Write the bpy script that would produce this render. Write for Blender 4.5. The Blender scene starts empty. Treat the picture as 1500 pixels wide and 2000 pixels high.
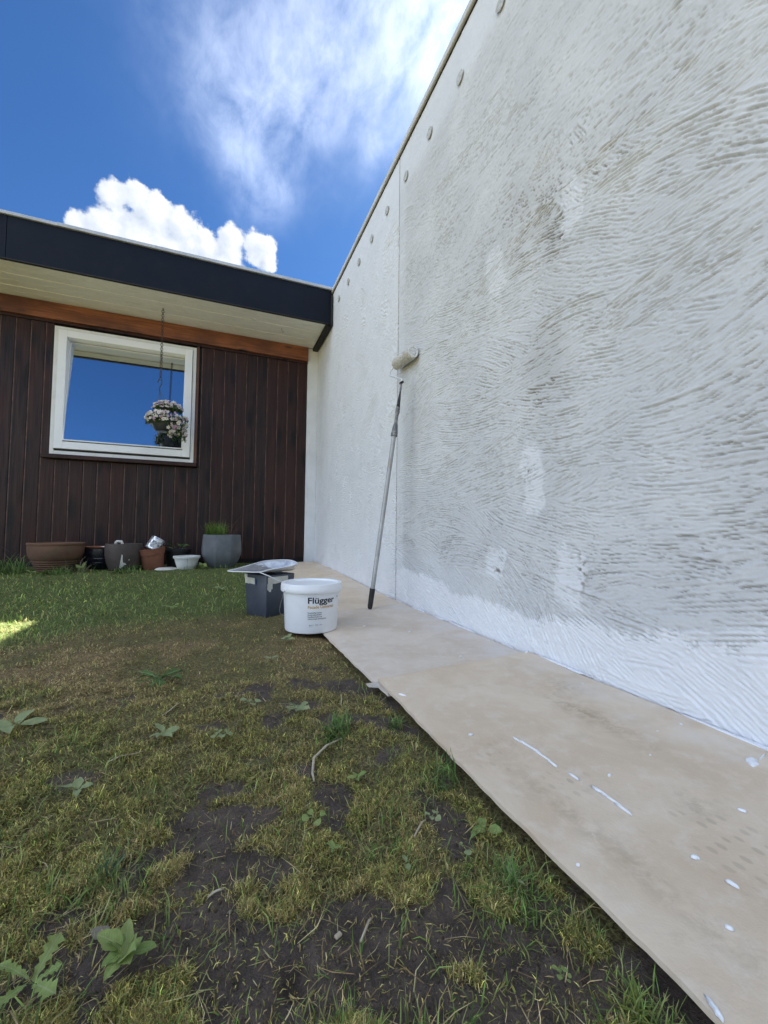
import bpy, bmesh, math, random
import numpy as np
from mathutils import Vector, Matrix, Euler, Quaternion

random.seed(11)
rng = np.random.default_rng(11)
sc = bpy.context.scene
col = sc.collection
R = math.radians
PI = math.pi

# ------------------------------------------------------------------ camera
CAM_H = 0.48
PITCH, ROLL, YAW = 0.0425, 0.0117, 0.3835
_F = Vector((math.sin(YAW)*math.cos(PITCH), math.cos(YAW)*math.cos(PITCH), math.sin(PITCH)))
_r = Vector((math.cos(YAW), -math.sin(YAW), 0)); _u = _r.cross(_F)
_R = _r*math.cos(ROLL)+_u*math.sin(ROLL); _U = _u*math.cos(ROLL)-_r*math.sin(ROLL)
cd = bpy.data.cameras.new('camera'); cam = bpy.data.objects.new('camera', cd); col.objects.link(cam)
m = Matrix((( _R.x, _U.x, -_F.x, 0), (_R.y, _U.y, -_F.y, 0), (_R.z, _U.z, -_F.z, CAM_H), (0, 0, 0, 1)))
cam.matrix_world = m
cd.sensor_fit = 'VERTICAL'; cd.sensor_height = 36.0; cd.lens = 36.0*799.66/2000.0
cd.clip_start = 0.02; cd.clip_end = 2000
sc.camera = cam

# ------------------------------------------------------------------ sky, sun, exposure
SUN_EL, SUN_AZ = 50.0, 46.9            # azimuth from +Y towards +X
SKY_STRENGTH = 0.05
SKY_TINT = (0.170, 0.312, 0.475)
CLOUD_LO, CLOUD_HI = (9.6, 10.7, 12.5), (12.9, 12.9, 12.9)
CUM_LO, CUM_HI = (1.8, 2.2, 2.85), (4.7, 4.7, 4.7)
vs = sc.view_settings
sc.display_settings.display_device = 'sRGB'
vs.view_transform = 'Standard'; vs.look = 'None'; vs.gamma = 1.0; vs.use_curve_mapping = False
vs.exposure = 2.5

def dirv(az, el):
    a, e = R(az), R(el)
    return (math.sin(a)*math.cos(e), math.cos(a)*math.cos(e), math.sin(e))

class NB:
    """small helper for node trees"""
    def __init__(s, tree): s.t = tree; s.n = tree.nodes; s.l = tree.links
    def put(s, sock, v):
        if v is None: return
        if isinstance(v, bpy.types.NodeSocket): s.l.new(v, sock)
        else:
            try: sock.default_value = v
            except Exception:
                sock.default_value = (v[0], v[1], v[2], 1.0) if len(v) == 3 else v[:3]
    def node(s, typ, **kw):
        n = s.n.new(typ)
        for k, v in kw.items(): setattr(n, k, v)
        return n
    def math(s, op, a, b=None, c=None, clamp=False):
        n = s.node('ShaderNodeMath', operation=op, use_clamp=clamp)
        s.put(n.inputs[0], a); s.put(n.inputs[1], b); s.put(n.inputs[2], c)
        return n.outputs[0]
    def vm(s, op, a, b=None, scale=None):
        n = s.node('ShaderNodeVectorMath', operation=op)
        s.put(n.inputs[0], a); s.put(n.inputs[1], b)
        if scale is not None: s.put(n.inputs['Scale'], scale)
        return n.outputs['Value'] if op in ('LENGTH', 'DISTANCE', 'DOT_PRODUCT') else n.outputs[0]
    def noise(s, vec, scale=5, detail=4, rough=0.55, dist=0.0, color=False, dim='3D'):
        n = s.node('ShaderNodeTexNoise', noise_dimensions=dim)
        s.put(n.inputs['Vector'], vec); s.put(n.inputs['Scale'], scale); s.put(n.inputs['Detail'], detail)
        s.put(n.inputs['Roughness'], rough); s.put(n.inputs['Distortion'], dist)
        return n.outputs['Color' if color else 'Fac']
    def voro(s, vec, scale=5, feature='F1', out='Distance', rand=1.0):
        n = s.node('ShaderNodeTexVoronoi', feature=feature)
        s.put(n.inputs['Vector'], vec); s.put(n.inputs['Scale'], scale); s.put(n.inputs['Randomness'], rand)
        return n.outputs[out]
    def mix(s, fac, a, b, blend='MIX'):
        n = s.node('ShaderNodeMix', data_type='RGBA', blend_type=blend)
        s.put(n.inputs[0], fac); s.put(n.inputs[6], a); s.put(n.inputs[7], b)
        return n.outputs[2]
    def step(s, v, a, b, o0=0.0, o1=1.0):
        n = s.node('ShaderNodeMapRange', interpolation_type='SMOOTHSTEP')
        s.put(n.inputs[0], v); s.put(n.inputs[1], a); s.put(n.inputs[2], b); s.put(n.inputs[3], o0); s.put(n.inputs[4], o1)
        return n.outputs[0]
    def lin(s, v, a, b, o0=0.0, o1=1.0):
        n = s.node('ShaderNodeMapRange'); n.clamp = True
        s.put(n.inputs[0], v); s.put(n.inputs[1], a); s.put(n.inputs[2], b); s.put(n.inputs[3], o0); s.put(n.inputs[4], o1)
        return n.outputs[0]
    def ramp(s, fac, stops):
        n = s.node('ShaderNodeValToRGB'); e = n.color_ramp.elements
        while len(e) < len(stops): e.new(0.5)
        for el, (p, c) in zip(e, stops):
            el.position = p; el.color = (c[0], c[1], c[2], 1)
        s.put(n.inputs[0], fac); return n.outputs[0]
    def mapping(s, vec, loc=(0, 0, 0), rot=(0, 0, 0), scale=(1, 1, 1)):
        n = s.node('ShaderNodeMapping'); s.put(n.inputs[0], vec)
        s.put(n.inputs[1], loc); n.inputs[2].default_value = rot; n.inputs[3].default_value = scale
        return n.outputs[0]

def build_world():
    w = bpy.data.worlds.new('World'); sc.world = w; w.use_nodes = True
    b = NB(w.node_tree); b.n.clear()
    out = b.node('ShaderNodeOutputWorld')
    sky = b.node('ShaderNodeTexSky', sky_type='NISHITA')
    sky.sun_disc = False; sky.sun_elevation = R(SUN_EL); sky.sun_rotation = R(SUN_AZ)
    sky.altitude = 0; sky.air_density = 1.0; sky.dust_density = 0.45; sky.ozone_density = 2.5
    d = b.node('ShaderNodeTexCoord').outputs['Generated']
    d = b.vm('NORMALIZE', d)
    # --- cumulus bank low over the roof (azimuth, elevation, angular radius in degrees)
    CUM = [(-16.1, 31.1, 1.1), (-12.7, 34.3, 1.4), (-10.7, 34.9, 1.5), (-8.6, 34.1, 2.0), (-5.7, 33.7, 1.9), (-13.2, 31.3, 2.3),
           (-10.1, 31.3, 2.8), (-2.6, 32.7, 2.1), (0.6, 33.6, 1.7), (4.3, 33.8, 1.8), (5.3, 32.6, 1.2), (-0.1, 31.5, 2.0), (-6.2, 30.9, 2.8)]
    def cumulus(vec):
        nz = b.noise(vec, 36, 8, 0.66, 0.15)
        bl = b.voro(vec, 46, 'SMOOTH_F1')
        w1 = b.vm('SUBTRACT', b.noise(vec, 22, 3, 0.5, 0, True), (0.5, 0.5, 0.5))
        vec2 = b.vm('ADD', vec, b.vm('SCALE', w1, None, 0.035))
        acc = None
        for az, el, rd in CUM:
            dist = b.vm('DISTANCE', vec2, dirv(az, el))
            v = b.math('SUBTRACT', 1.0, b.math('DIVIDE', dist, R(rd)*1.12))
            acc = v if acc is None else b.math('SMOOTH_MAX', acc, v, 0.25)
        acc = b.math('ADD', acc, b.math('MULTIPLY', b.math('SUBTRACT', nz, 0.5), 1.15))
        acc = b.math('SUBTRACT', acc, b.math('MULTIPLY', b.math('SUBTRACT', bl, 0.35), 0.28))
        return acc
    sdir = Vector(dirv(SUN_AZ, SUN_EL))
    base = b.mix(1.0, sky.outputs[0], SKY_TINT, 'MULTIPLY')
    def background(c):
        n = b.node('ShaderNodeBackground'); n.inputs[1].default_value = SKY_STRENGTH; b.put(n.inputs[0], c); return n.outputs[0]
    # --- cirrus veil, streaked
    CIR = [(-3.3, 47.4, 4.0, .50), (3.1, 49.5, 5.6, .70), (11.6, 49.6, 5.8, .75), (21.9, 53.6, 6.2, 1.05), (34.5, 55.0, 7.4, 2.6), (0.0, 44.2, 3.2, .50),
           (1.4, 42.0, 2.6, .65), (3.6, 38.6, 2.6, .95), (7.0, 39.9, 1.8, .85), (19.9, 44.3, 1.6, .8), (32.0, 49.5, 3.0, 0.8), (9.3, 46.0, 3.2, .55), (4.6, 47.1, 4.5, .40)]
    warp = b.vm('SUBTRACT', b.noise(d, 7, 3, 0.6, 0, True), (0.5, 0.5, 0.5))
    dw = b.vm('ADD', d, b.vm('SCALE', warp, None, 0.10))
    acc = None
    for az, el, rd, wt in CIR:
        q = b.math('DIVIDE', b.vm('DISTANCE', dw, dirv(az, el)), R(rd)*1.25)
        g = b.math('MULTIPLY', b.math('POWER', 2.718, b.math('MULTIPLY', b.math('MULTIPLY', q, q), -1.0)), wt)
        acc = g if acc is None else b.math('ADD', acc, g)
    rot = b.mapping(d, rot=(0.3, -0.55, 0.5), scale=(17, 6, 17))
    st = b.noise(rot, 1.0, 7, 0.62, 0.25)
    cir = b.math('MULTIPLY', b.math('MULTIPLY', acc, 0.105), b.lin(st, 0.30, 0.70, 0.22, 1.0), clamp=True)
    sunny = b.lin(b.vm('DOT_PRODUCT', d, tuple(sdir)), 0.80, 1.0, 0.0, 1.0)
    cicol = b.mix(sunny, CLOUD_LO, CLOUD_HI)
    front = b.mix(cir, base, cicol)
    # --- unseen bright cloud added over the rest of the dome to fill the shade
    vdir = dirv(10, 44)
    vdot = b.vm('DOT_PRODUCT', d, vdir)
    away = b.step(vdot, 0.80, 0.60)
    flat = b.vm('MULTIPLY', d, (1.0, 1.0, 1.8))
    gn = b.noise(flat, 2.3, 5, 0.58, 0.35)
    fill_cloud = b.math('MULTIPLY', b.step(gn, 0.40, 0.66), away)
    clear = b.step(b.vm('DOT_PRODUCT', d, dirv(-169, 30)), 0.88, 0.965, 1.0, 0.0)
    fill_cloud = b.math('MULTIPLY', fill_cloud, clear)
    rest = b.mix(fill_cloud, base, cicol)
    # --- cumulus, shaded from the sun's side
    c0 = cumulus(d)
    d1 = b.vm('NORMALIZE', b.vm('ADD', d, tuple(sdir*0.030)))
    c1 = cumulus(d1)
    calpha = b.step(c0, -0.02, 0.30)
    lit = b.math('ADD', 0.50, b.math('MULTIPLY', b.math('SUBTRACT', c0, c1), 0.45), clamp=True)
    lit = b.math('MULTIPLY', lit, b.lin(b.noise(d, 30, 5, 0.6), 0.3, 0.7, 0.72, 1.15), clamp=True)
    ccol = b.mix(lit, CUM_LO, CUM_HI)
    m1 = b.node('ShaderNodeMixShader'); m2 = b.node('ShaderNodeMixShader')
    b.put(m1.inputs[0], b.math('GREATER_THAN', vdot, 0.80)); b.l.new(background(rest), m1.inputs[1])
    b.put(m2.inputs[0], b.math('GREATER_THAN', b.vm('DOT_PRODUCT', d, dirv(-5.5, 32.5)), 0.9735))
    b.l.new(background(front), m2.inputs[1])
    bank2 = b.mix(calpha, front, ccol)
    b.l.new(background(bank2), m2.inputs[2])
    b.l.new(m2.outputs[0], m1.inputs[2]); b.l.new(m1.outputs[0], out.inputs[0])
    w.cycles.sampling_method = 'MANUAL'; w.cycles.sample_map_resolution = 512
build_world()

sl = bpy.data.lights.new('sun', 'SUN'); sl.energy = 5.0; sl.angle = R(0.53); sl.color = (1.0, 0.95, 0.87)
sun = bpy.data.objects.new('sun', sl); col.objects.link(sun)
sun.rotation_euler = Vector(dirv(SUN_AZ, SUN_EL)).to_track_quat('Z', 'Y').to_euler()
sun.location = (6, 6, 9)
sc.cycles.use_denoising = True
sc.cycles.max_bounces = 6

# ------------------------------------------------------------------ helpers
def tag(o, label=None, cat=None, group=None, kind=None):
    if label: o['label'] = label
    if cat: o['category'] = cat
    if group: o['group'] = group
    if kind: o['kind'] = kind
    return o

def link(name, me, mat=None, parent=None, loc=(0, 0, 0), rot=None, smooth=False):
    o = bpy.data.objects.new(name, me); col.objects.link(o)
    o.location = loc
    if rot is not None: o.rotation_euler = rot
    if mat is not None and len(me.materials) == 0: me.materials.append(mat)
    if parent is not None: o.parent = parent
    if smooth: me.polygons.foreach_set('use_smooth', [True]*len(me.polygons))
    return o

def empty(name, loc, rz=0.0, label=None, cat=None, group=None):
    o = bpy.data.objects.new(name, None); col.objects.link(o); o.location = loc; o.rotation_euler = (0, 0, rz)
    o.empty_display_size = 0.05
    return tag(o, label, cat, group)

def np_mesh(name, V, quads=None, tris=None, smooth=False):
    V = np.asarray(V, np.float32); me = bpy.data.meshes.new(name)
    nq = 0 if quads is None else len(quads); nt = 0 if tris is None else len(tris)
    me.vertices.add(len(V)); me.vertices.foreach_set('co', V.ravel())
    idx = []
    if nq: idx.append(np.asarray(quads, np.int32).ravel())
    if nt: idx.append(np.asarray(tris, np.int32).ravel())
    idx = np.concatenate(idx)
    me.loops.add(len(idx)); me.loops.foreach_set('vertex_index', idx)
    me.polygons.add(nq+nt)
    starts = np.concatenate([np.arange(nq)*4, nq*4+np.arange(nt)*3]).astype(np.int32)
    me.polygons.foreach_set('loop_start', starts)
    if smooth: me.polygons.foreach_set('use_smooth', np.ones(nq+nt, bool))
    me.update(calc_edges=True); me.validate()
    return me

def fattr(me, name, vals):
    a = me.attributes.new(name, 'FLOAT', 'POINT'); a.data.foreach_set('value', np.asarray(vals, np.float32).ravel())

def cattr(me, name, vals):
    vals = np.asarray(vals, np.float32)
    if vals.shape[1] == 3: vals = np.hstack([vals, np.ones((len(vals), 1), np.float32)])
    a = me.attributes.new(name, 'FLOAT_COLOR', 'POINT'); a.data.foreach_set('color', vals.ravel())

class MB:
    """collects shapes into one mesh"""
    def __init__(s): s.v = []; s.f = []
    def add(s, V, F):
        o = len(s.v); s.v += [tuple(p) for p in V]; s.f += [tuple(i+o for i in f) for f in F]; return s
    def box(s, x0, x1, y0, y1, z0, z1):
        V = [(x0, y0, z0), (x1, y0, z0), (x1, y1, z0), (x0, y1, z0), (x0, y0, z1), (x1, y0, z1), (x1, y1, z1), (x0, y1, z1)]
        return s.add(V, [(0, 3, 2, 1), (4, 5, 6, 7), (0, 1, 5, 4), (1, 2, 6, 5), (2, 3, 7, 6), (3, 0, 4, 7)])
    def tube(s, pts, rad, n=10, caps=True):
        pts = [Vector(p) for p in pts]; k = len(pts)
        if not hasattr(rad, '__len__'): rad = [rad]*k
        T = [(pts[min(i+1, k-1)]-pts[max(i-1, 0)]).normalized() for i in range(k)]
        ref = Vector((0, 0, 1)) if abs(T[0].z) < 0.9 else Vector((1, 0, 0))
        N = (ref-T[0]*ref.dot(T[0])).normalized(); V = []; F = []
        for i in range(k):
            N = (N-T[i]*N.dot(T[i])).normalized(); B = T[i].cross(N)
            for j in range(n):
                a = 2*PI*j/n; V.append(pts[i]+(N*math.cos(a)+B*math.sin(a))*rad[i])
        for i in range(k-1):
            for j in range(n):
                j2 = (j+1) % n; F.append((i*n+j, i*n+j2, (i+1)*n+j2, (i+1)*n+j))
        if caps: F.append(tuple(range(n-1, -1, -1))); F.append(tuple((k-1)*n+j for j in range(n)))
        return s.add(V, F)
    def lathe(s, prof, n=48, fn=None, cx=0, cy=0):
        V = []; F = []; k = len(prof)
        for i, (r, z) in enumerate(prof):
            for j in range(n):
                a = 2*PI*j/n; rr = r*(fn(a, z, i) if fn else 1.0)
                V.append((cx+rr*math.cos(a), cy+rr*math.sin(a), z))
        for i in range(k-1):
            for j in range(n):
                j2 = (j+1) % n; F.append((i*n+j, i*n+j2, (i+1)*n+j2, (i+1)*n+j))
        if prof[0][0] > 1e-6: F.append(tuple(range(n-1, -1, -1)))
        if prof[-1][0] > 1e-6: F.append(tuple((k-1)*n+j for j in range(n)))
        return s.add(V, F)
    def mesh(s, name, bevel=0.0, seg=2, merge=False):
        me = bpy.data.meshes.new(name); me.from_pydata([tuple(p) for p in s.v], [], s.f)
        if bevel or merge:
            bm = bmesh.new(); bm.from_mesh(me)
            if merge: bmesh.ops.remove_doubles(bm, verts=bm.verts, dist=1e-5)
            if bevel: bmesh.ops.bevel(bm, geom=list(bm.edges), offset=bevel, segments=seg, affect='EDGES', profile=0.5, clamp_overlap=True)
            bm.to_mesh(me); bm.free()
        me.update(); return me
    def build(s, name, mat, parent=None, loc=(0, 0, 0), rot=None, bevel=0.0, smooth=False, merge=False, autosmooth=None):
        me = s.mesh(name, bevel, merge=merge)
        o = link(name, me, mat, parent, loc, rot, smooth)
        if autosmooth is not None:
            me.polygons.foreach_set('use_smooth', [True]*len(me.polygons))
            me.set_sharp_from_angle(angle=R(autosmooth))
        return o

# numpy value noise
_LAT = np.random.default_rng(5).random((512, 512)).astype(np.float32)
def vnoise(x, y, seed=0):
    x = np.asarray(x, np.float64)+seed*37.31; y = np.asarray(y, np.float64)+seed*91.7
    xi = np.floor(x).astype(np.int64); yi = np.floor(y).astype(np.int64); fx = x-xi; fy = y-yi
    fx = fx*fx*(3-2*fx); fy = fy*fy*(3-2*fy); x0 = xi % 512; x1 = (xi+1) % 512; y0 = yi % 512; y1 = (yi+1) % 512
    a = _LAT[x0, y0]; b = _LAT[x1, y0]; c = _LAT[x0, y1]; d = _LAT[x1, y1]
    return (a*(1-fx)+b*fx)*(1-fy)+(c*(1-fx)+d*fx)*fy
def fbm(x, y, seed=0, oct=4, gain=0.5):
    s = 0; a = 1; t = 0
    for i in range(oct):
        s = s+a*vnoise(x*2**i, y*2**i, seed+i*3); t += a; a *= gain
    return s/t
def sstep(x, a, b):
    t = np.clip((x-a)/(b-a), 0, 1); return t*t*(3-2*t)

# ------------------------------------------------------------------ materials
def new_mat(name):
    m = bpy.data.materials.new(name); m.use_nodes = True
    b = NB(m.node_tree); p = b.n['Principled BSDF']
    return m, b, p
def setp(b, p, **kw):
    names = dict(base='Base Color', rough='Roughness', metal='Metallic', spec='Specular IOR Level', normal='Normal', sheen='Sheen Weight',
                 trans='Transmission Weight', alpha='Alpha', coat='Coat Weight', sub='Subsurface Weight', emis='Emission Strength')
    for k, v in kw.items(): b.put(p.inputs[names[k]], v)
def bump(b, h, strength=0.3, dist=0.01, normal=None):
    n = b.node('ShaderNodeBump'); n.inputs['Strength'].default_value = strength; n.inputs['Distance'].default_value = dist
    b.put(n.inputs['Height'], h)
    if normal is not None: b.put(n.inputs['Normal'], normal)
    return n.outputs[0]
def objco(b, rnd=True):
    v = b.node('ShaderNodeTexCoord').outputs['Object']
    if rnd:
        r = b.node('ShaderNodeObjectInfo').outputs['Random']
        off = b.node('ShaderNodeCombineXYZ'); b.put(off.inputs[0], b.math('MULTIPLY', r, 13.7)); b.put(off.inputs[1], b.math('MULTIPLY', r, 31.1)); b.put(off.inputs[2], b.math('MULTIPLY', r, 57.3))
        return b.vm('ADD', v, off.outputs[0]), r
    return v, None

def mat_simple(name, c1, c2, scale=8, rough=(0.5, 0.7), bmp=0.15, bscale=60, metal=0.0, spec=0.5, dirt=None, dirt_amt=0.5, detail=5):
    """two-tone mottled surface with fine relief and optional dirt"""
    m, b, p = new_mat(name); v, r = objco(b)
    n = b.noise(v, scale, detail, 0.6, 0.3); n2 = b.noise(v, bscale, 4, 0.6)
    c = b.mix(b.step(n, 0.35, 0.68), c1, c2)
    if dirt is not None:
        dm = b.math('MULTIPLY', b.step(b.noise(v, scale*1.7, 6, 0.65, 0.6), 0.48, 0.72), dirt_amt)
        c = b.mix(dm, c, dirt)
    setp(b, p, base=c, rough=b.lin(n2, 0.3, 0.7, rough[0], rough[1]), metal=metal, spec=spec, normal=bump(b, n2, bmp, 0.004))
    return m

def mat_plank(name, dark, mid, red, rough=0.42):
    m, b, p = new_mat(name); v, r = objco(b)
    g = b.noise(b.mapping(v, scale=(42, 42, 1.6)), 1.0, 6, 0.62, 1.1)
    g2 = b.noise(b.mapping(v, scale=(130, 130, 4.0)), 1.0, 3, 0.6, 0.4)
    big = b.noise(b.mapping(v, scale=(5, 5, 0.8)), 1.0, 3, 0.5)
    kd = b.voro(b.mapping(v, scale=(7.0, 0.0, 2.2)), 1.0, 'F1')
    kd = b.math('ADD', kd, b.math('MULTIPLY', b.math('SUBTRACT', b.noise(v, 40, 3, 0.6), 0.5), 0.12))
    knot = b.step(kd, 0.24, 0.09)
    ring = b.step(kd, 0.42, 0.16)
    c = b.mix(b.step(g, 0.36, 0.66), dark, mid)
    c = b.mix(b.math('MULTIPLY', b.step(big, 0.42, 0.7), 0.55), c, red)
    c = b.mix(b.math('MULTIPLY', b.lin(r, 0, 1), 0.35), c, red)
    c = b.mix(b.math('MULTIPLY', ring, 0.6), c, tuple(x*0.45 for x in dark))
    c = b.mix(b.math('MULTIPLY', knot, 0.8), c, (0.008, 0.006, 0.006))
    h = b.math('ADD', b.math('MULTIPLY', g, 0.6), b.math('MULTIPLY', g2, 0.5))
    h = b.math('SUBTRACT', h, b.math('MULTIPLY', knot, 0.6))
    setp(b, p, base=c, rough=b.lin(g2, 0.3, 0.7, rough-0.08, rough+0.2), spec=0.28, normal=bump(b, h, 0.7, 0.004))
    return m

M = {}
M['plank'] = mat_plank('stained_plank', (0.0085, 0.0058, 0.0058), (0.040, 0.021, 0.017), (0.055, 0.017, 0.011))
M['lip'] = mat_simple('plank_lip', (0.055, 0.027, 0.020), (0.15, 0.078, 0.056), 9, (0.45, 0.6), 0.2, 80)  # red-brown groove wood, lightened to paint the light caught on plank edges
M['batten'] = mat_simple('batten_wood', (0.10, 0.045, 0.030), (0.14, 0.060, 0.038), 14, (0.55, 0.7), 0.2, 80)
def mat_beam():
    m, b, p = new_mat('oiled_beam'); v, r = objco(b)
    g = b.noise(b.mapping(v, scale=(1.6, 30, 34)), 1.0, 6, 0.6, 1.3)
    big = b.noise(b.mapping(v, scale=(1.7, 3, 3)), 1.0, 4, 0.55)
    kd = b.voro(b.mapping(v, scale=(2.6, 0.0, 7)), 1.0)
    c = b.mix(b.step(g, 0.3, 0.7), (0.14, 0.038, 0.013), (0.31, 0.105, 0.034))
    c = b.mix(b.step(big, 0.45, 0.72), c, (0.085, 0.024, 0.010))
    c = b.mix(b.math('MULTIPLY', b.step(kd, 0.2, 0.06), 0.85), c, (0.02, 0.008, 0.005))
    setp(b, p, base=c, rough=0.5, normal=bump(b, g, 0.3, 0.004)); return m
M['beam'] = mat_beam()
M['soffit'] = mat_simple('soffit_paint', (0.78, 0.76, 0.68), (0.82, 0.80, 0.73), 5, (0.45, 0.6), 0.08, 40, dirt=(0.60, 0.57, 0.47), dirt_amt=0.35)
M['fascia'] = mat_simple('fascia_coating', (0.0050, 0.0080, 0.0150), (0.0065, 0.0100, 0.018), 3, (0.5, 0.62), 0.05, 30, spec=0.16, dirt=(0.012, 0.014, 0.019), dirt_amt=0.4)
M['zinc'] = mat_simple('zinc_trim', (0.42, 0.44, 0.45), (0.52, 0.53, 0.53), 6, (0.35, 0.5), 0.05, 30, metal=0.3)
M['black'] = mat_simple('black_bitumen', (0.010, 0.010, 0.011), (0.018, 0.018, 0.019), 10, (0.6, 0.8), 0.2, 60)
M['frame_white'] = mat_simple('window_paint', (0.84, 0.85, 0.84), (0.87, 0.87, 0.86), 4, (0.28, 0.38), 0.03, 50, dirt=(0.74, 0.73, 0.68), dirt_amt=0.2)
M['frame_alu'] = mat_simple('window_aluminium', (0.72, 0.72, 0.68), (0.77, 0.76, 0.72), 6, (0.3, 0.4), 0.03, 50, dirt=(0.58, 0.54, 0.45), dirt_amt=0.4)
M['gasket'] = mat_simple('gasket_rubber', (0.012, 0.012, 0.013), (0.02, 0.02, 0.02), 20, (0.6, 0.7), 0.05, 60)
M['interior'] = mat_simple('interior_plaster', (0.22, 0.21, 0.20), (0.26, 0.25, 0.23), 2, (0.8, 0.9), 0.03, 30)
M['roofing'] = mat_simple('roof_felt', (0.04, 0.04, 0.042), (0.06, 0.06, 0.06), 20, (0.8, 0.95), 0.4, 200)
def mat_glass():
    m = bpy.data.materials.new('window_glass'); m.use_nodes = True; b = NB(m.node_tree); b.n.clear()
    out = b.node('ShaderNodeOutputMaterial'); gl = b.node('ShaderNodeBsdfGlossy'); gl.inputs['Roughness'].default_value = 0.0
    gl.inputs['Color'].default_value = (0.86, 0.92, 1.0, 1)
    tr = b.node('ShaderNodeBsdfTransparent'); tr.inputs[0].default_value = (0.72, 0.78, 0.78, 1)
    v, _ = objco(b, False)
    w = bump(b, b.noise(v, 1.3, 2, 0.5), 0.012, 0.05); b.l.new(w, gl.inputs['Normal'])
    fr = b.node('ShaderNodeFresnel'); fr.inputs[0].default_value = 1.9
    f = b.math('ADD', b.math('MULTIPLY', fr.outputs[0], 0.9), 0.62, clamp=True)
    mx = b.node('ShaderNodeMixShader'); b.put(mx.inputs[0], f); b.l.new(tr.outputs[0], mx.inputs[1]); b.l.new(gl.outputs[0], mx.inputs[2])
    b.l.new(mx.outputs[0], out.inputs[0]); return m
M['glass'] = mat_glass()

def mat_plaster():
    m, b, p = new_mat('combed_plaster'); v, _ = objco(b, False)
    at = lambda n: (lambda a: a.outputs['Fac'])(b.node('ShaderNodeAttribute', attribute_name=n))
    paint, dirt = at('paint'), at('dirt')
    n = b.noise(v, 3.2, 5, 0.6, 0.4); nf = b.noise(v, 260, 4, 0.6); nm = b.noise(v, 45, 5, 0.65)
    old = b.mix(b.step(n, 0.35, 0.7), (0.61, 0.62, 0.62), (0.68, 0.69, 0.685))
    old = b.mix(b.math('MULTIPLY', b.step(nm, 0.5, 0.75), 0.22), old, (0.52, 0.51, 0.48))
    new = b.mix(b.step(b.noise(v, 14, 4, 0.6), 0.3, 0.7), (0.80, 0.815, 0.83), (0.84, 0.85, 0.86))
    dcol = b.mix(b.step(b.noise(v, 5, 3, 0.5), 0.4, 0.65), (0.27, 0.245, 0.205), (0.21, 0.20, 0.185))
    c = b.mix(dirt, old, dcol)
    c = b.mix(paint, c, new)
    h = b.math('ADD', b.math('MULTIPLY', nf, 0.6), nm)
    setp(b, p, base=c, rough=b.lin(paint, 0, 1, 0.88, 0.62), spec=0.35, normal=bump(b, h, 0.55, 0.0025)); return m
M['plaster'] = mat_plaster()
M['core'] = mat_simple('wall_core', (0.36, 0.35, 0.33), (0.42, 0.41, 0.39), 6, (0.8, 0.9), 0.3, 90)
M['plaster_flat'] = mat_simple('corner_render', (0.74, 0.745, 0.73), (0.80, 0.80, 0.79), 4, (0.6, 0.75), 0.25, 70, dirt=(0.62, 0.60, 0.54), dirt_amt=0.25)
M['coping'] = mat_simple('coping_metal', (0.62, 0.615, 0.58), (0.68, 0.67, 0.64), 3, (0.4, 0.5), 0.03, 30, dirt=(0.38, 0.36, 0.31), dirt_amt=0.4)
M['plug'] = mat_simple('anchor_mortar', (0.42, 0.425, 0.40), (0.60, 0.605, 0.58), 45, (0.8, 0.9), 0.5, 120)

# ------------------------------------------------------------------ rendered boundary wall
WX, FY, FAS_Y = 1.1405, 5.1823, 4.439      # wall plane x, house facade plane y, fascia plane y
TOP = 3.19
SEAM = 2.60
DIRF = np.array([(0.74, 1.62, 11), (1.39, 2.47, 4), (0.62, 1.04, 153), (0.69, 0.7, 10), (1.0, 0.89, 24), (1.11, 1.2, 29), (1.04, 1.37, 11), (1.57, 1.95, 178),
    (1.39, 1.26, 177), (1.53, 0.98, 6), (1.89, 1.64, 21), (0.69, 0.47, 150), (1.01, 0.55, 163), (1.57, 0.66, 161), (0.57, 0.83, 149), (0.63, 0.31, 158), (0.83, 0.11, 168),
    (1.17, 0.12, 47), (1.78, 0.19, 32), (0.59, 0.03, 59), (1.39, 0.39, 48), (1.88, 0.44, 16), (2.06, 1.32, 170), (2.27, 2.39, 1), (2.07, 2.63, 13), (0.9, 1.49, 7),
    (0.55, 1.64, 18), (0.91, 0.3, 1), (2.18, 0.9, 173), (1.27, 1.46, 32), (1.21, 1.75, 151), (0.75, 0.96, 34), (0.58, 0.59, 179), (0.99, 2.14, 0), (0.53, 1.18, 160)])

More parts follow.
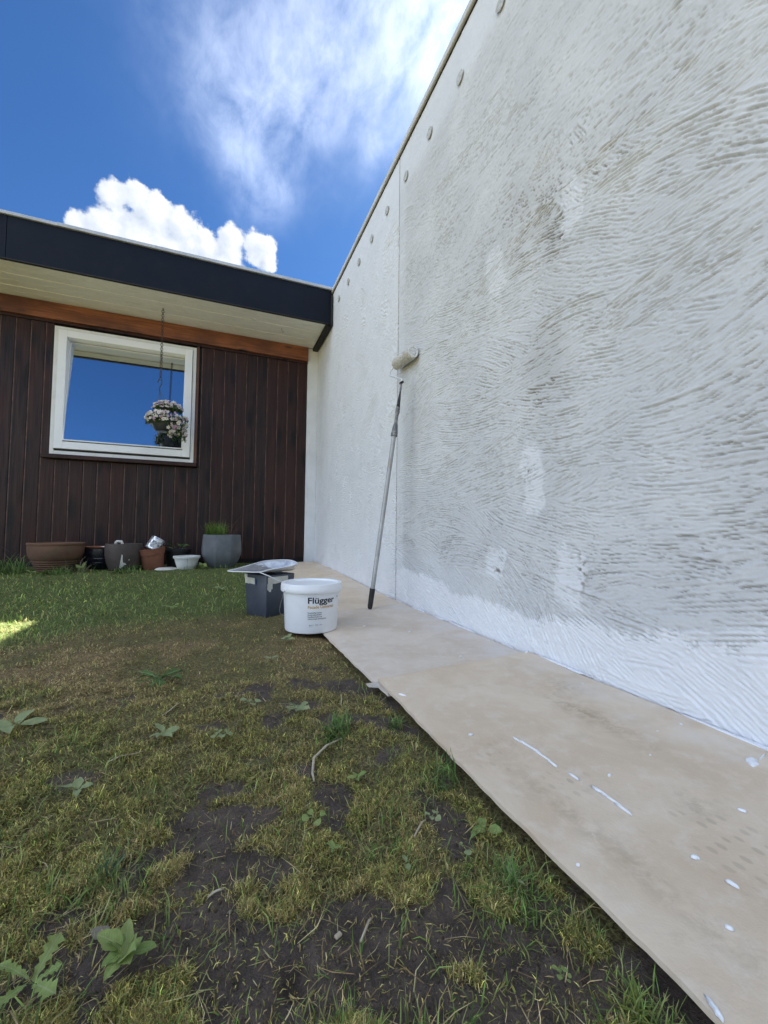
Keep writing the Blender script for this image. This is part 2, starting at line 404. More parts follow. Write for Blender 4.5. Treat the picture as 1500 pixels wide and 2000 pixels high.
def wall_height():
    """comb the render: overlapping curved trowel strokes drawn into a height raster (metres)"""
    g = np.random.default_rng(23)
    res = 0.0032; y0 = -0.6; y1 = FY; ny = int((y1-y0)/res)+1; nz = int(TOP/res)+1
    H = np.zeros((ny, nz), np.float32)
    # bristle texture: fine across the stroke, long along it
    L, A = 1024, 512
    w = g.standard_normal((L, A)); fl = np.abs(np.fft.fftfreq(L, 0.002))[:, None]; fa = np.abs(np.fft.fftfreq(A, 0.004))[None, :]
    filt = np.exp(-((fl-84)/30)**2)*np.exp(-(fa/2.6)**2)+0.22*np.exp(-((fl-36)/16)**2)*np.exp(-(fa/2.0)**2)+0.28*np.exp(-((fl-100)/50)**2)*np.exp(-(fa/45.0)**2)
    Tx = np.real(np.fft.ifft2(np.fft.fft2(w)*filt)); Tx /= Tx.std()
    mod = np.real(np.fft.ifft2(np.fft.fft2(g.standard_normal((L, A)))*np.exp(-(fl/45)**2)*np.exp(-(fa/16.0)**2))); mod /= mod.std(); Tx = Tx*np.clip(0.95+0.42*mod, 0.1, 1.8)
    Tx = np.where(Tx > 0, 0.75*np.tanh(Tx), -1.45*np.tanh((-Tx)**1.25*0.75))
    pts = []
    for ps in range(2):
        stp = 0.135 if ps == 0 else 0.15
        for yy in np.arange(y0, y1+stp, stp):
            for zz in np.arange(0, TOP+stp, stp):
                pts.append((yy+g.uniform(-.07, .07), zz+g.uniform(-.07, .07)))
    pts = np.array(pts); g.shuffle(pts)
    for (cy, cz) in pts:
        far = cy > SEAM
        if not far:
            wgt = np.exp(-((DIRF[:, 0]-cy)**2+(DIRF[:, 1]-cz)**2)/(2*0.20**2))+1e-6*(1/(0.05+(DIRF[:, 0]-cy)**2+(DIRF[:, 1]-cz)**2))
            t2 = np.radians(DIRF[:, 2]*2); th = 0.5*math.atan2((wgt*np.sin(t2)).sum(), (wgt*np.cos(t2)).sum())+g.normal(0, 0.20)
            kap = g.normal(0, 0.9); hw = g.uniform(0.06, 0.12); hl = g.uniform(0.15, 0.40); amp = g.uniform(0.7, 1.4)
        else:
            th = g.choice([0.9, -0.9, 0.55, -0.6, 1.3, 1.57])+g.normal(0, 0.2); kap = g.normal(0, 1.6); hw = g.uniform(0.05, 0.11); hl = g.uniform(0.12, 0.32)
            amp = g.choice([0.3, 0.55, 0.85, 1.15])
        rad = hl+hw
        i0 = max(0, int((cy-rad-y0)/res)); i1 = min(ny, int((cy+rad-y0)/res)+1); j0 = max(0, int((cz-rad)/res)); j1 = min(nz, int((cz+rad)/res)+1)
        if i1-i0 < 3 or j1-j0 < 3: continue
        Y = (y0+np.arange(i0, i1)*res-cy)[:, None]; Z = (np.arange(j0, j1)*res-cz)[None, :]
        a = Y*math.cos(th)+Z*math.sin(th); b = -Y*math.sin(th)+Z*math.cos(th); b = b-kap*a*a*0.5
        li = ((b+g.uniform(0, 2))/0.002); ai = ((a+g.uniform(0, 2))/0.004)
        l0 = np.floor(li).astype(int); a0 = np.floor(ai).astype(int); fl_ = li-l0
        t = Tx[l0 % L, a0 % A]*(1-fl_)+Tx[(l0+1) % L, a0 % A]*fl_
        jag = Tx[(l0*1) % L, 7]*0.035
        ma = 1-sstep(np.abs(a)+jag, hl*0.72, hl); mb = 1-sstep(np.abs(b), hw*0.86, hw)
        mk = ma*mb
        rim = np.exp(-((np.abs(b)-hw*0.93)/0.006)**2)*ma*0.5
        H[i0:i1, j0:j1] = H[i0:i1, j0:j1]*(1-mk)+(t*amp)*mk+rim*amp*0.6
    return H, res, y0
_H, _res, _y0 = wall_height()

# repaired white patches: centre y, z, half sizes
PATCH = [(1.085, 1.66, 0.055, 0.135), (1.50, 1.67, 0.060, 0.12), (1.265, 0.655, 0.065, 0.145), (1.50, 0.345, 0.085, 0.075), (1.085, 0.315, 0.065, 0.125)]

def sample_wall(Y, Z):
    fi = np.clip((Y-_y0)/_res, 0, _H.shape[0]-1.001); fj = np.clip(Z/_res, 0, _H.shape[1]-1.001)
    i = fi.astype(int); j = fj.astype(int); u = fi-i; v = fj-j
    h = (_H[i, j]*(1-u)+_H[i+1, j]*u)*(1-v)+(_H[i, j+1]*(1-u)+_H[i+1, j+1]*u)*v
    n1 = fbm(Y*3, Z*3, 1, 4); n2 = fbm(Y*9, Z*9, 2, 4); n3 = fbm(Y*60, Z*60, 4, 3); n4 = fbm(Y*1.4, Z*1.4, 9, 3)
    near = Y < SEAM
    amp = np.where(near, 0.0040+0.0020*(n1-0.5), 0.0050)
    top = sstep(Z+0.05*(n2-0.5), np.where(near, 2.78, 2.62), np.where(near, 2.93, 2.85))
    seamband = near*sstep(Y+0.05*(n2-0.5)+0.02*(n3-0.5), SEAM-0.15, SEAM-0.07)
    smooth = np.maximum(top, seamband*0.55*(Z > 0.9))
    paint = np.where(near, 0.0, 0.66+0.4*(n2-0.5)+0.2*sstep(0.8-Z, -0.5, 0.5))
    pb = 0.185+0.05*np.sin(Y*3.1)+0.09*(n1-0.5)+0.07*(n2-0.5)+0.10*np.clip(0.8-Y, 0, 1)
    pb = np.where(Y > 1.9, pb+0.02-0.10*(Y-1.9), pb)
    paint = np.maximum(paint, sstep(pb-Z+0.022*h+0.03*(n3-0.5), -0.006, 0.012)*(0.80+0.25*n2))
    paint = np.maximum(paint, seamband*(0.22+0.3*sstep(0.9-Z, -0.5, 0.5)+0.2*top))
    paint = np.maximum(paint, near*top*0.45)
    patch = np.zeros_like(Y); n5 = fbm(Y*22, Z*120, 6, 3)
    for k, (py, pz, sy, sz) in enumerate(PATCH):
        a = np.abs(Y-py+0.09*(n2-0.5)+0.06*(n1-0.5))/sy; c = np.abs(Z-pz+0.16*(n1-0.5)+0.09*(n2-0.5))/sz
        q = (a**4+c**4)**0.25
        patch = np.maximum(patch, (1-sstep(q+0.5*(n3-0.5), 0.78, 1.05))*(0.50 if k < 2 else 0.66))
    hl = h*(1-0.85*smooth)*(1-0.6*patch)
    paint = np.maximum(paint, patch*sstep(0.6*n5+0.4*n3+0.10*h, 0.27, 0.45))
    halo = near*sstep(n1+0.5*(n2-0.5), 0.42, 0.72)
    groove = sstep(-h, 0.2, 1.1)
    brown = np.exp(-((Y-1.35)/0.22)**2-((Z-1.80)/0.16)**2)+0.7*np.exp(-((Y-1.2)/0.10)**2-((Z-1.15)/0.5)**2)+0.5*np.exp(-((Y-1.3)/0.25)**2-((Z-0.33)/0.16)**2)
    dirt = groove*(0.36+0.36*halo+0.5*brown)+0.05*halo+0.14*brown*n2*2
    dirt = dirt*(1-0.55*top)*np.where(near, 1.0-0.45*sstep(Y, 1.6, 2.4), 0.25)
    pock = np.zeros_like(Y)
    for (py, pz, sy, sz, th) in ((1.30, 0.70, 0.018, 0.05, .60), (1.04, 0.335, 0.02, 0.05, .58), (1.5, 0.305, 0.045, 0.012, .58), (1.12, 1.60, 0.015, 0.08, .6)):
        pock = np.maximum(pock, np.exp(-((Y-py)/sy)**2-((Z-pz)/sz)**2)*sstep(n3, th-0.04, th+0.05))
    X = hl*amp+0.0016*smooth*(n3-0.5)+0.004*(n4-0.5)+0.0012*(n3-0.5)-0.004*pock
    return X, np.clip(paint-0.8*pock, 0, 1), np.clip(dirt+1.2*pock, 0, 1)

def wall_panel(ys, zs, name):
    Yg, Zg = np.meshgrid(ys, zs, indexing='ij')
    Xd, paint, dirt = sample_wall(Yg, Zg)
    edge = np.zeros_like(Yg)
    V = np.stack([-Xd, Yg, Zg], -1).reshape(-1, 3)        # local: x=0 is the wall plane, relief goes towards -x
    a, c = len(ys), len(zs); I = np.arange(a*c).reshape(a, c)
    Q = np.stack([I[:-1, :-1], I[:-1, 1:], I[1:, 1:], I[1:, :-1]], -1).reshape(-1, 4)
    # returns at the rim so the panel has thickness
    rim = np.concatenate([I[:, 0], I[-1, 1:], I[::-1, -1][1:], I[0, ::-1][1:]])
    back = V[rim].copy(); back[:, 0] = 0.008
    nb = len(V); V = np.vstack([V, back]); k = len(rim); ar = np.arange(k-1)
    Q2 = np.stack([rim[ar], rim[ar+1], nb+ar+1, nb+ar], -1)
    me = np_mesh(name, V, np.vstack([Q, Q2]), smooth=True)
    sm = (np.abs(Yg-SEAM) < 0.0055); paint = np.where(sm, 0.25*paint, paint); dirt = np.where(sm, np.maximum(dirt, 0.5), dirt)   # joint edges darkened so the open seam shows as a dark line
    fattr(me, 'paint', np.concatenate([paint.ravel(), np.zeros(len(rim))])); fattr(me, 'dirt', np.concatenate([dirt.ravel(), np.ones(len(rim))]))
    return me

def graded(a, b, spf):
    out = [a]
    while out[-1] < b: out.append(out[-1]+spf(out[-1]))
    out = np.array(out); return a+(out-a)*(b-a)/(out[-1]-a)

wall = empty('plastered_wall', (WX, 0, 0), 0, 'tall wall of combed white render with round plugs along its top', 'wall')
zs = np.concatenate([np.arange(-0.03, 1.75, 0.0036), np.arange(1.75, 3.152, 0.0062), [3.152]])
ysn = graded(-0.5, SEAM-0.0035, lambda y: 0.0075 if y < 0.30 else max(0.0040, min(0.0066, 0.0040+0.0016*(y-0.9))))
ysf = graded(SEAM+0.0035, FY, lambda y: 0.0095)
link('render_panel', wall_panel(ysn, zs, 'render_panel'), M['plaster'], wall)
link('render_panel', wall_panel(ysf, zs, 'render_panel'), M['plaster'], wall)
MB().box(0.013, 0.30, -9.0, FY+0.5, -0.3, 3.150).build('wall_core', M['core'], wall)
MB().box(0.001, 0.0128, -9.0, -0.503, 0, 3.150).build('render_panel', M['plaster_flat'], wall)
for a, c, dz in ((-9.0, 2.915, 0.0), (2.919, FY+0.1, 0.002)):
    MB().box(-0.020, 0.32, a, c, 3.160, 3.197+dz).build('coping', M['coping'], wall, bevel=0.004)
MB().box(-0.006, 0.012, -9.0, FY, 3.150, 3.1545).build('shadow_gap', M['black'], wall)
MB().box(0.0085, 0.0128, SEAM-0.012, SEAM+0.012, -0.02, 3.150).build('joint_strip', M['black'], wall)  # black strip added behind the open joint to darken the gap
plug = MB()
plug.lathe([(0.0, -0.004), (0.022, -0.0035), (0.026, -0.006), (0.031, -0.006), (0.034, -0.001), (0.037, 0.006), (0.036, 0.010)], 20, lambda a, z, i: 1+0.06*math.sin(3*a+i)+0.03*math.sin(7*a))
pm = plug.mesh('anchor_plug')
for k in range(11):
    o = link('anchor_plug', pm, M['plug'], wall, (-0.0065, 1.115+0.341*k, 2.885+0.008*k), (random.uniform(0, 6), 0, 0))
    o.rotation_euler = (0, R(90), 0); o.rotation_euler.rotate_axis('Z', random.uniform(0, 6)); o.scale = (0.86, 0.86, -0.45)

# ------------------------------------------------------------------ house
house = empty('house', (0, FY, 0), 0, 'low flat-roofed house with dark brown timber boarding and navy fascia', 'house')
XE = 1.0056
wx0, wx1, wz0, wz1 = -1.635, -0.289, 1.215, 2.563
# walls of the house behind the boarding, with the window opening
w = MB()
w.box(-7.5, wx0-0.005, 0.030, 0.20, -0.3, 3.05); w.box(wx1+0.005, XE+0.13, 0.030, 0.20, -0.3, 3.05)
w.box(wx0-0.005, wx1+0.005, 0.030, 0.20, -0.3, wz0); w.box(wx0-0.005, wx1+0.005, 0.030, 0.20, wz1, 3.05)
w.build('wall', M['black'], house)
w = MB(); w.box(-7.5, -7.3, 0.2, 6.0, -0.3, 3.05); w.box(-7.3, XE+0.13, 5.8, 6.0, -0.3, 3.05); w.box(XE, XE+0.13, 0.2, 5.8, -0.3, 3.05)
w.box(-7.3, XE, 0.2, 5.8, 0.05, 0.10); w.box(-7.3, XE, 0.2, 5.8, 2.72, 2.80)
w.build('room', M['interior'], house)
# planks: pitch, board, groove
PITCHW = 0.1237
zt, zb = 2.612, 0.107
def plank_mesh(z0, z1, wd):
    # flat board with chamfered long edges and a lip into the groove
    prof = [(0, 0.026), (0, 0.0045), (0.0085, 0.0045), (0.0095, 0.002), (0.012, 0.0), (wd-0.005, 0.0), (wd-0.001, 0.0025), (wd, 0.008), (wd, 0.026)]
    V = [(x, y, z0) for x, y in prof]+[(x, y, z1) for x, y in prof]; k = len(prof)
    F = [(i, i+1, k+i+1, k+i) for i in range(k-1)]+[tuple(range(k-1, -1, -1)), tuple(range(k, 2*k)), (k-1, 0, k, 2*k-1)]
    me = bpy.data.meshes.new('plank'); me.from_pydata(V, [], F)
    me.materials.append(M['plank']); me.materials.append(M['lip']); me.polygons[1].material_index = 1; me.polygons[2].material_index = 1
    return me
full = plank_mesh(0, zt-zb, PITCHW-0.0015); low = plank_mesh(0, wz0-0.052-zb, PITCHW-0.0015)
x = XE
while x > -5.2:
    x -= PITCHW
    xr = x+PITCHW
    jz = random.uniform(-0.004, 0.004)
    if xr < wx1+0.045 and x > wx0-0.035:
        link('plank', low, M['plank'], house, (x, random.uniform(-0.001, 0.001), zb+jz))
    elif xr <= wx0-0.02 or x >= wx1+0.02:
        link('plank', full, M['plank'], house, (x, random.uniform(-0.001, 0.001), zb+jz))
    else:
        # boards cut round the window corner: full width below, ripped strip beside the frame
        link('plank', low, M['plank'], house, (x, 0, zb+jz))
        if x < wx0: a, c = x, wx0-0.012
        else: a, c = wx1+0.034, xr-0.005
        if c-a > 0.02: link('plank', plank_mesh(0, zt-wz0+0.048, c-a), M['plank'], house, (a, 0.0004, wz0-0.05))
MB().box(-5.2, XE, -0.052, 0.02, 2.615, 2.789).build('beam', M['beam'], house, bevel=0.004)
MB().box(-5.2, XE, -0.020, 0.02, 2.589, 2.6145).build('beam_fillet', M['plank'], house, bevel=0.002)
# white rendered strip in the corner
MB().box(XE+0.002, WX-0.001, -0.012, 0.029, 0.05, 2.795).build('corner_pier', M['plaster_flat'], house, bevel=0.004)
# soffit boards
SB = (FY-FAS_Y)-0.03
nb_ = 6; sw = (SB-0.02)/nb_
for k in range(nb_):
    yy = -(FY-FAS_Y)+0.03+k*sw
    MB().box(-5.2, 1.066, yy+0.003, yy+sw-0.003, 2.792+0.002*(k % 2), 2.81).build('soffit_board', M['soffit'], house, bevel=0.004)
MB().box(-5.2, 1.066, -(FY-FAS_Y)+0.031, 0.02, 2.8105, 2.83).build('soffit_backing', M['black'], house)
# fascia in panels, zinc edge in lengths
for a, c in ((-5.2, -1.778), (-1.774, 1.112)):
    MB().box(a, c, FAS_Y-FY, FAS_Y-FY+0.029, 2.795, 3.176).build('fascia', M['fascia'], house, bevel=0.002)
MB().box(-5.2, 1.10, FAS_Y-FY-0.004, FAS_Y-FY+0.0285, 2.786, 2.7945).build('drip_edge', M['black'], house, bevel=0.001)
for a, c, dz in ((-5.2, -1.4185, 0.0), (-1.4225, 1.128, 0.004)):
    MB().box(a, c, FAS_Y-FY-0.018-dz*0.5, FAS_Y-FY+0.12, 3.1765+dz*0.3, 3.205+dz).build('roof_edge', M['zinc'], house, bevel=0.003)
MB().box(-7.6, XE+0.13, FAS_Y-FY+0.03, 6.1, 2.832, 3.17).build('roof', M['roofing'], house)
# dark end board between soffit and the neighbouring wall
MB().box(1.068, 1.132, FAS_Y-FY+0.0295, -0.0125, 2.765, 2.83).build('end_flashing', M['black'], house, bevel=0.003)
MB().box(1.113, 1.134, FAS_Y-FY-0.02, FAS_Y-FY+0.04, 2.77, 3.12).build('end_flashing', M['black'], house, bevel=0.003)
# soffit fittings
s = MB(); s.lathe([(0.0, -0.002), (0.018, -0.002), (0.022, -0.004), (0.027, -0.004), (0.028, 0.0)], 18); s.build('soffit_spot', M['frame_alu'], house, (0.30, -0.50, 2.7935))
s = MB(); s.tube([(0, 0, 0.02), (0, 0, -0.03), (0.012, 0, -0.045), (0.022, 0, -0.03)], 0.0025, 6); s.build('hook', M['black'], house, (0.62, -0.42, 2.792))
# window
wn = MB()
fw = 0.043
def ring(mb, x0, x1, z0, z1, wl, wr, wb, wt, y0, y1):
    mb.box(x0, x0+wl, y0, y1, z0, z1); mb.box(x1-wr, x1, y0, y1, z0, z1)
    mb.box(x0+wl, x1-wr, y0, y1, z0, z0+wb); mb.box(x0+wl, x1-wr, y0, y1, z1-wt, z1)
ring(wn, wx0, wx1, wz0, wz1, 0.036, 0.036, 0.040, 0.036, -0.020, 0.15)
win = wn.build('window', M['frame_alu'], house, bevel=0.003)
sg = MB(); ring(sg, wx0+0.0375, wx1-0.0375, wz0+0.0415, wz1-0.0375, 0.012, 0.012, 0.020, 0.010, -0.006, 0.06); sg.build('gasket', M['gasket'], win)
sh = MB(); ring(sh, wx0+0.040, wx1-0.040, wz0+0.062, wz1-0.040, 0.074, 0.078, 0.076, 0.070, -0.040, 0.135)
sh.build('sash', M['frame_white'], win, bevel=0.004)
# the glazing sits tipped back inside the deep sash
gx0, gx1, gz0, gz1 = wx0+0.1145, wx1-0.1185, wz0+0.1385, wz1-0.1105; gh = (gz1-gz0)/2-0.004
sb_ = MB(); ring(sb_, gx0, gx1, -gh, gh, 0.008, 0.008, 0.012, 0.008, -0.012, 0.012)
sb_.build('glazing_bead', M['frame_white'], win, (0, 0.024, (gz0+gz1)/2), (R(-6.5), 0, 0), bevel=0.002)
MB().box(gx0+0.003, gx1-0.003, -0.004, 0.004, -gh+0.006, gh-0.004).build('pane', M['glass'], win, (0, 0.024, (gz0+gz1)/2), (R(-6.5), 0, 0))
sl_ = MB(); sl_.box(wx0-0.055, wx1+0.035, -0.075, 0.02, wz0-0.046, wz0-0.002); sl_.build('sill', M['plank'], win, bevel=0.006)
MB().box(wx1+0.002, wx1+0.032, -0.012, 0.02, wz0-0.044, 2.588).build('casing', M['batten'], win, bevel=0.003)
MB().box(wx0-0.026, wx0-0.002, -0.006, 0.02, wz0-0.044, 2.588).build('casing', M['plank'], win, bevel=0.003)
MB().box(wx0, wx1, 0.13, 0.34, wz0+0.04, wz0+0.07).build('inner_sill', M['frame_white'], win)

# ------------------------------------------------------------------ ground
BX0 = 0.462                                   # lawn-side edge of the sheets
SOIL = np.array([(0.016, 0.775, 0.06), (-0.045, 0.575, 0.055), (0.042, 0.515, 0.055), (0.085, 0.455, 0.05), (0.311, 0.417, 0.055), (0.34, 0.84, 0.05), (0.41, 0.99, 0.05),
                 (0.27, 1.29, 0.05), (0.00, 0.665, 0.05), (0.395, 0.355, 0.045), (0.42, 0.32, 0.05), (0.40, 1.25, 0.07), (0.23, 0.36, 0.06), (0.14, 1.05, 0.05), (-0.25, 0.98, 0.05), (0.38, 0.62, 0.035), (0.22, 0.74, 0.04), (0.20, 0.42, 0.07), (0.33, 0.37, 0.08), (0.27, 0.47, 0.045), (0.24, 0.31, 0.07), (0.40, 0.44, 0.05)])
def ground_base(x, y):
    z = -0.010+0.066*sstep(y, 2.4, 5.0)
    z = z-0.006*np.exp(-((x-0.43)/0.05)**2)*(y < 2.4)
    return z
def masks(x, y):
    n1 = fbm(x*5, y*5, 11, 4); n2 = fbm(x*17, y*17, 12, 4); n3 = fbm(x*1.6, y*1.6, 13, 3)
    s = np.zeros_like(x)
    for a, c, r in SOIL: s = np.maximum(s, np.exp(-(((x-a)**2+(y-c)**2)/r**2)))
    s = s+0.35*np.exp(-((x-0.44)/0.06)**2)*sstep(1.5-y, -0.2, 0.3)
    soil = sstep(s*0.62+1.3*(n1-0.5)+1.3*(n2-0.5)+0.08*sstep(1.1-y, 0, 0.7), 0.24, 0.46)*sstep(1.9-y, -0.3, 0.5)
    far_green = sstep(y+0.55*(n3-0.5)+0.25*(n1-0.5)+0.55*sstep(-x, 0.45, 1.0), 2.15, 2.75)  # left-hand term lightens the lawn colour to boost the sunlit patch
    dry = np.exp(-((y-1.75+0.5*(n3-0.5)-0.1*x)/0.42)**2)*sstep(n1, 0.30, 0.55)
    return soil, far_green, dry, n1, n2, n3
def ground_z(x, y):
    n1 = fbm(x*4, y*4, 21, 3); n2 = fbm(x*19, y*19, 22, 4); n3 = fbm(x*75, y*75, 23, 3)
    near = sstep(6-np.hypot(x, y), 0, 4)
    z = ground_base(x, y)+near*(0.034*(n1-0.5)+0.024*(n2-0.5)+0.008*(n3-0.5))
    # trodden dents and the hole in the mud
    for a, c, r, dp in ((-0.055, 0.60, 0.022, 0.014), (-0.025, 0.575, 0.012, 0.010), (-0.06, 0.57, 0.010, 0.008), (0.098, 0.462, 0.018, 0.022), (-0.02, 0.545, 0.010, 0.007), (0.30, 0.43, 0.03, 0.006)):
        z = z-dp*np.exp(-((x-a)**2+(y-c)**2)/r**2)
    under = sstep(x, BX0-0.035, BX0+0.01)*sstep(y, -3, -2.5)*(y < 5.1)
    zb_ = ground_base(x, y)-0.014+0.0*x
    return z*(1-under)+zb_*under
rings = np.concatenate([[0.0], 0.12*1.0135**np.arange(0, 340), [14, 18, 25, 40, 80, 200, 600]])
angs = np.concatenate([np.linspace(-PI, R(-62), 40, endpoint=False), np.linspace(R(-62), R(84), 430, endpoint=False), np.linspace(R(84), PI, 40, endpoint=False)])
Rg, Ag = np.meshgrid(rings, angs, indexing='ij'); GX = Rg*np.sin(Ag); GY = Rg*np.cos(Ag); GZ = ground_z(GX, GY)
soil, fgreen, dry, n1, n2, n3 = masks(GX, GY)
a_, c_ = GX.shape; I = np.arange(a_*c_).reshape(a_, c_); J = np.roll(I, -1, 1)
Q = np.stack([I[:-1], I[1:], J[1:], J[:-1]], -1).reshape(-1, 4)
gme = np_mesh('ground', np.stack([GX, GY, GZ], -1).reshape(-1, 3), Q, smooth=True)
fattr(gme, 'soil', soil); fattr(gme, 'green', fgreen); fattr(gme, 'dry', dry)
def mat_ground():
    m, b, p = new_mat('soil_and_thatch'); v, _ = objco(b, False)
    at = lambda n: (lambda a: a.outputs['Fac'])(b.node('ShaderNodeAttribute', attribute_name=n))
    n = b.noise(v, 26, 6, 0.65, 0.3); nf = b.noise(v, 160, 5, 0.65); nn = b.noise(v, 420, 3, 0.6)
    so = b.mix(b.step(n, 0.34, 0.68), (0.078, 0.060, 0.047), (0.150, 0.115, 0.090))
    so = b.mix(b.math('MULTIPLY', b.step(nf, 0.5, 0.72), 0.5), so, (0.175, 0.136, 0.104))
    th = b.mix(b.step(nf, 0.36, 0.66), (0.079, 0.061, 0.026), (0.25, 0.215, 0.085))
    dr = b.mix(b.step(nf, 0.36, 0.66), (0.131, 0.088, 0.036), (0.37, 0.27, 0.125))
    gr = b.mix(b.step(nf, 0.36, 0.66), (0.052, 0.072, 0.020), (0.17, 0.205, 0.06))
    c = b.mix(at('dry'), th, dr); c = b.mix(at('green'), c, gr); c = b.mix(at('soil'), c, so)
    h = b.math('ADD', b.math('MULTIPLY', n, 1.2), b.math('ADD', b.math('MULTIPLY', nf, 0.8), b.math('MULTIPLY', nn, 0.3)))
    setp(b, p, base=c, rough=b.lin(n, 0.3, 0.7, 0.72, 0.95), spec=0.3, normal=bump(b, h, 0.9, 0.012)); return m
ground = link('ground', gme, mat_ground()); tag(ground, kind='structure')

# ------------------------------------------------------------------ loose growth on the ground
def mat_leafy(name, rough=0.6, trans=0.25):
    m, b, p = new_mat(name)
    a = b.node('ShaderNodeAttribute', attribute_name='Col')
    setp(b, p, base=a.outputs['Color'], rough=rough, spec=0.25)
    t = b.node('ShaderNodeBsdfTranslucent'); b.l.new(a.outputs['Color'], t.inputs[0])
    mx = b.node('ShaderNodeMixShader'); mx.inputs[0].default_value = trans
    out = b.n['Material Output']; b.l.new(p.outputs[0], mx.inputs[1]); b.l.new(t.outputs[0], mx.inputs[2]); b.l.new(mx.outputs[0], out.inputs[0])
    return m
M['blade'] = mat_leafy('blade'); M['moss'] = mat_leafy('moss', 0.8, 0.15); M['straw'] = mat_leafy('straw', 0.75, 0.1)

def blades(P, L, Wd, head, lean, curl, colr, twist=None):
    """N bent tapering blades: base points, length, width, heading, lean from vertical, further bend, colour"""
    N = len(P); d = np.stack([np.sin(head), np.cos(head), np.zeros(N)], 1); sd = np.stack([np.cos(head), -np.sin(head), np.zeros(N)], 1)
    up = np.array([0, 0, 1.0]); a1 = lean; a2 = lean+curl
    s1 = (d*np.sin(a1)[:, None]+up*np.cos(a1)[:, None])*(L*0.52)[:, None]
    s2 = (d*np.sin(a2)[:, None]+up*np.cos(a2)[:, None])*(L*0.48)[:, None]
    if twist is not None:
        s2 = s2+sd*(twist*L*0.4)[:, None]
    hw = (Wd*0.5)[:, None]
    V = np.stack([P-sd*hw, P+sd*hw, P+s1-sd*hw*0.85, P+s1+sd*hw*0.85, P+s1+s2], 1).reshape(-1, 3)
    b5 = np.arange(N)*5
    Q = np.stack([b5, b5+1, b5+3, b5+2], 1); T = np.stack([b5+2, b5+3, b5+4], 1)
    C = np.repeat(colr, 5, 0); C[0::5] *= 0.55; C[1::5] *= 0.55; C[4::5] *= 1.45  # dark roots and bright tips paint shade and highlights into each blade
    return V, Q, T, C

FOOT = [(0.425, 1.975, 0.135), (0.30, 2.46, 0.15)]
def scatter(n, gx=(-650, 1600), gy=(1088, 2350)):
    """points on the lawn, thinning with distance from the viewpoint"""
    # even in angle and in inverse distance: the falloff of detail one sees standing there
    u = rng.uniform(gx[0], gx[1], n); v = rng.uniform(gy[0], gy[1], n)
    f = 799.66; a = (u-750)/f; e = (1000-v)/f
    D = np.outer(np.ones(n), np.array(_F))+np.outer(a, np.array(_R))+np.outer(e, np.array(_U))
    ok = D[:, 2] < -0.02; D = D[ok]; t = (-0.005-CAM_H)/D[:, 2]
    x = D[:, 0]*t; y = D[:, 1]*t
    t2 = (ground_base(x, y)-CAM_H)/D[:, 2]; x = D[:, 0]*t2; y = D[:, 1]*t2
    k = (y > 0.02) & (y < 5.1) & (x > -5) & (x < BX0-0.004+0.13*(y > 2.45)) & (t2 > 0)
    for fx, fy, fr in FOOT: k &= (x-fx)**2+(y-fy)**2 > fr**2
    return x[k], y[k]
def stuff(name, mat, parts, label, cat):
    Vs, Qs, Ts, Cs = [], [], [], []; o = 0
    for V, Q, T, C in parts:
        Vs.append(V); Qs.append(Q+o); Ts.append(T+o); Cs.append(C); o += len(V)
    me = np_mesh(name, np.vstack(Vs), np.vstack(Qs), np.vstack(Ts)); cattr(me, 'Col', np.vstack(Cs))
    return tag(link(name, me, mat), label, cat, kind='stuff')
def pal(cols, n, jit=0.18):
    cols = np.array(cols); c = cols[rng.integers(0, len(cols), n)]
    t = rng.random((n, 1)); c2 = cols[rng.integers(0, len(cols), n)]
    c = c*(1-t)+c2*t
    return c*np.exp(rng.normal(0, jit, (n, 1)))*np.exp(rng.normal(0, 0.05, (n, 3)))

# moss: short curled shoots
x, y = scatter(560000); xa, ya = scatter(330000, (-250, 1250), (1330, 2250)); x = np.concatenate([x, xa]); y = np.concatenate([y, ya])
soil, fg, dr, n1, n2, n3 = masks(x, y)
clump = fbm(x*30, y*30, 31, 3)
k = rng.random(len(x)) < np.clip((1-soil)*(0.10+1.0*sstep(clump+0.45*(n1-0.5), 0.42, 0.66))+0.014, 0, 1)*(1-0.55*fg)
x, y, dr, fg, clump, n1 = x[k], y[k], dr[k], fg[k], clump[k], n1[k]; N = len(x); dist = np.hypot(x, y)
P = np.stack([x, y, ground_z(x, y)+rng.uniform(-0.001, 0.010, N)*sstep(clump, .42, .7)], 1)
mc = pal([(0.27, 0.26, 0.062), (0.20, 0.215, 0.05), (0.36, 0.31, 0.095), (0.12, 0.13, 0.035), (0.25, 0.18, 0.065), (0.16, 0.12, 0.05)], N, 0.5)
dc = pal([(0.50, 0.37, 0.17), (0.38, 0.28, 0.12), (0.62, 0.48, 0.24), (0.26, 0.21, 0.08)], N, 0.28)
t = np.clip(dr*1.0+0.7*sstep(n1, 0.5, 0.75)*rng.random(N)+0.4*(rng.random(N) < 0.3), 0, 1)[:, None]; cc = (mc*np.array([0.96, 1.0, 1.0])*(1-t)+dc*np.array([0.82, 0.84, 0.85])*t)*1.36
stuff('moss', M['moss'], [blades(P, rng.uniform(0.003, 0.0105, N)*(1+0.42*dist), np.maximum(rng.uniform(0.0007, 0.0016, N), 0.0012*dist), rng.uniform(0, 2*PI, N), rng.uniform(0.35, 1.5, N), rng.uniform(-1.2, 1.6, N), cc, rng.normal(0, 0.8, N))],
      'yellow green moss spread over the bare ground', 'moss')
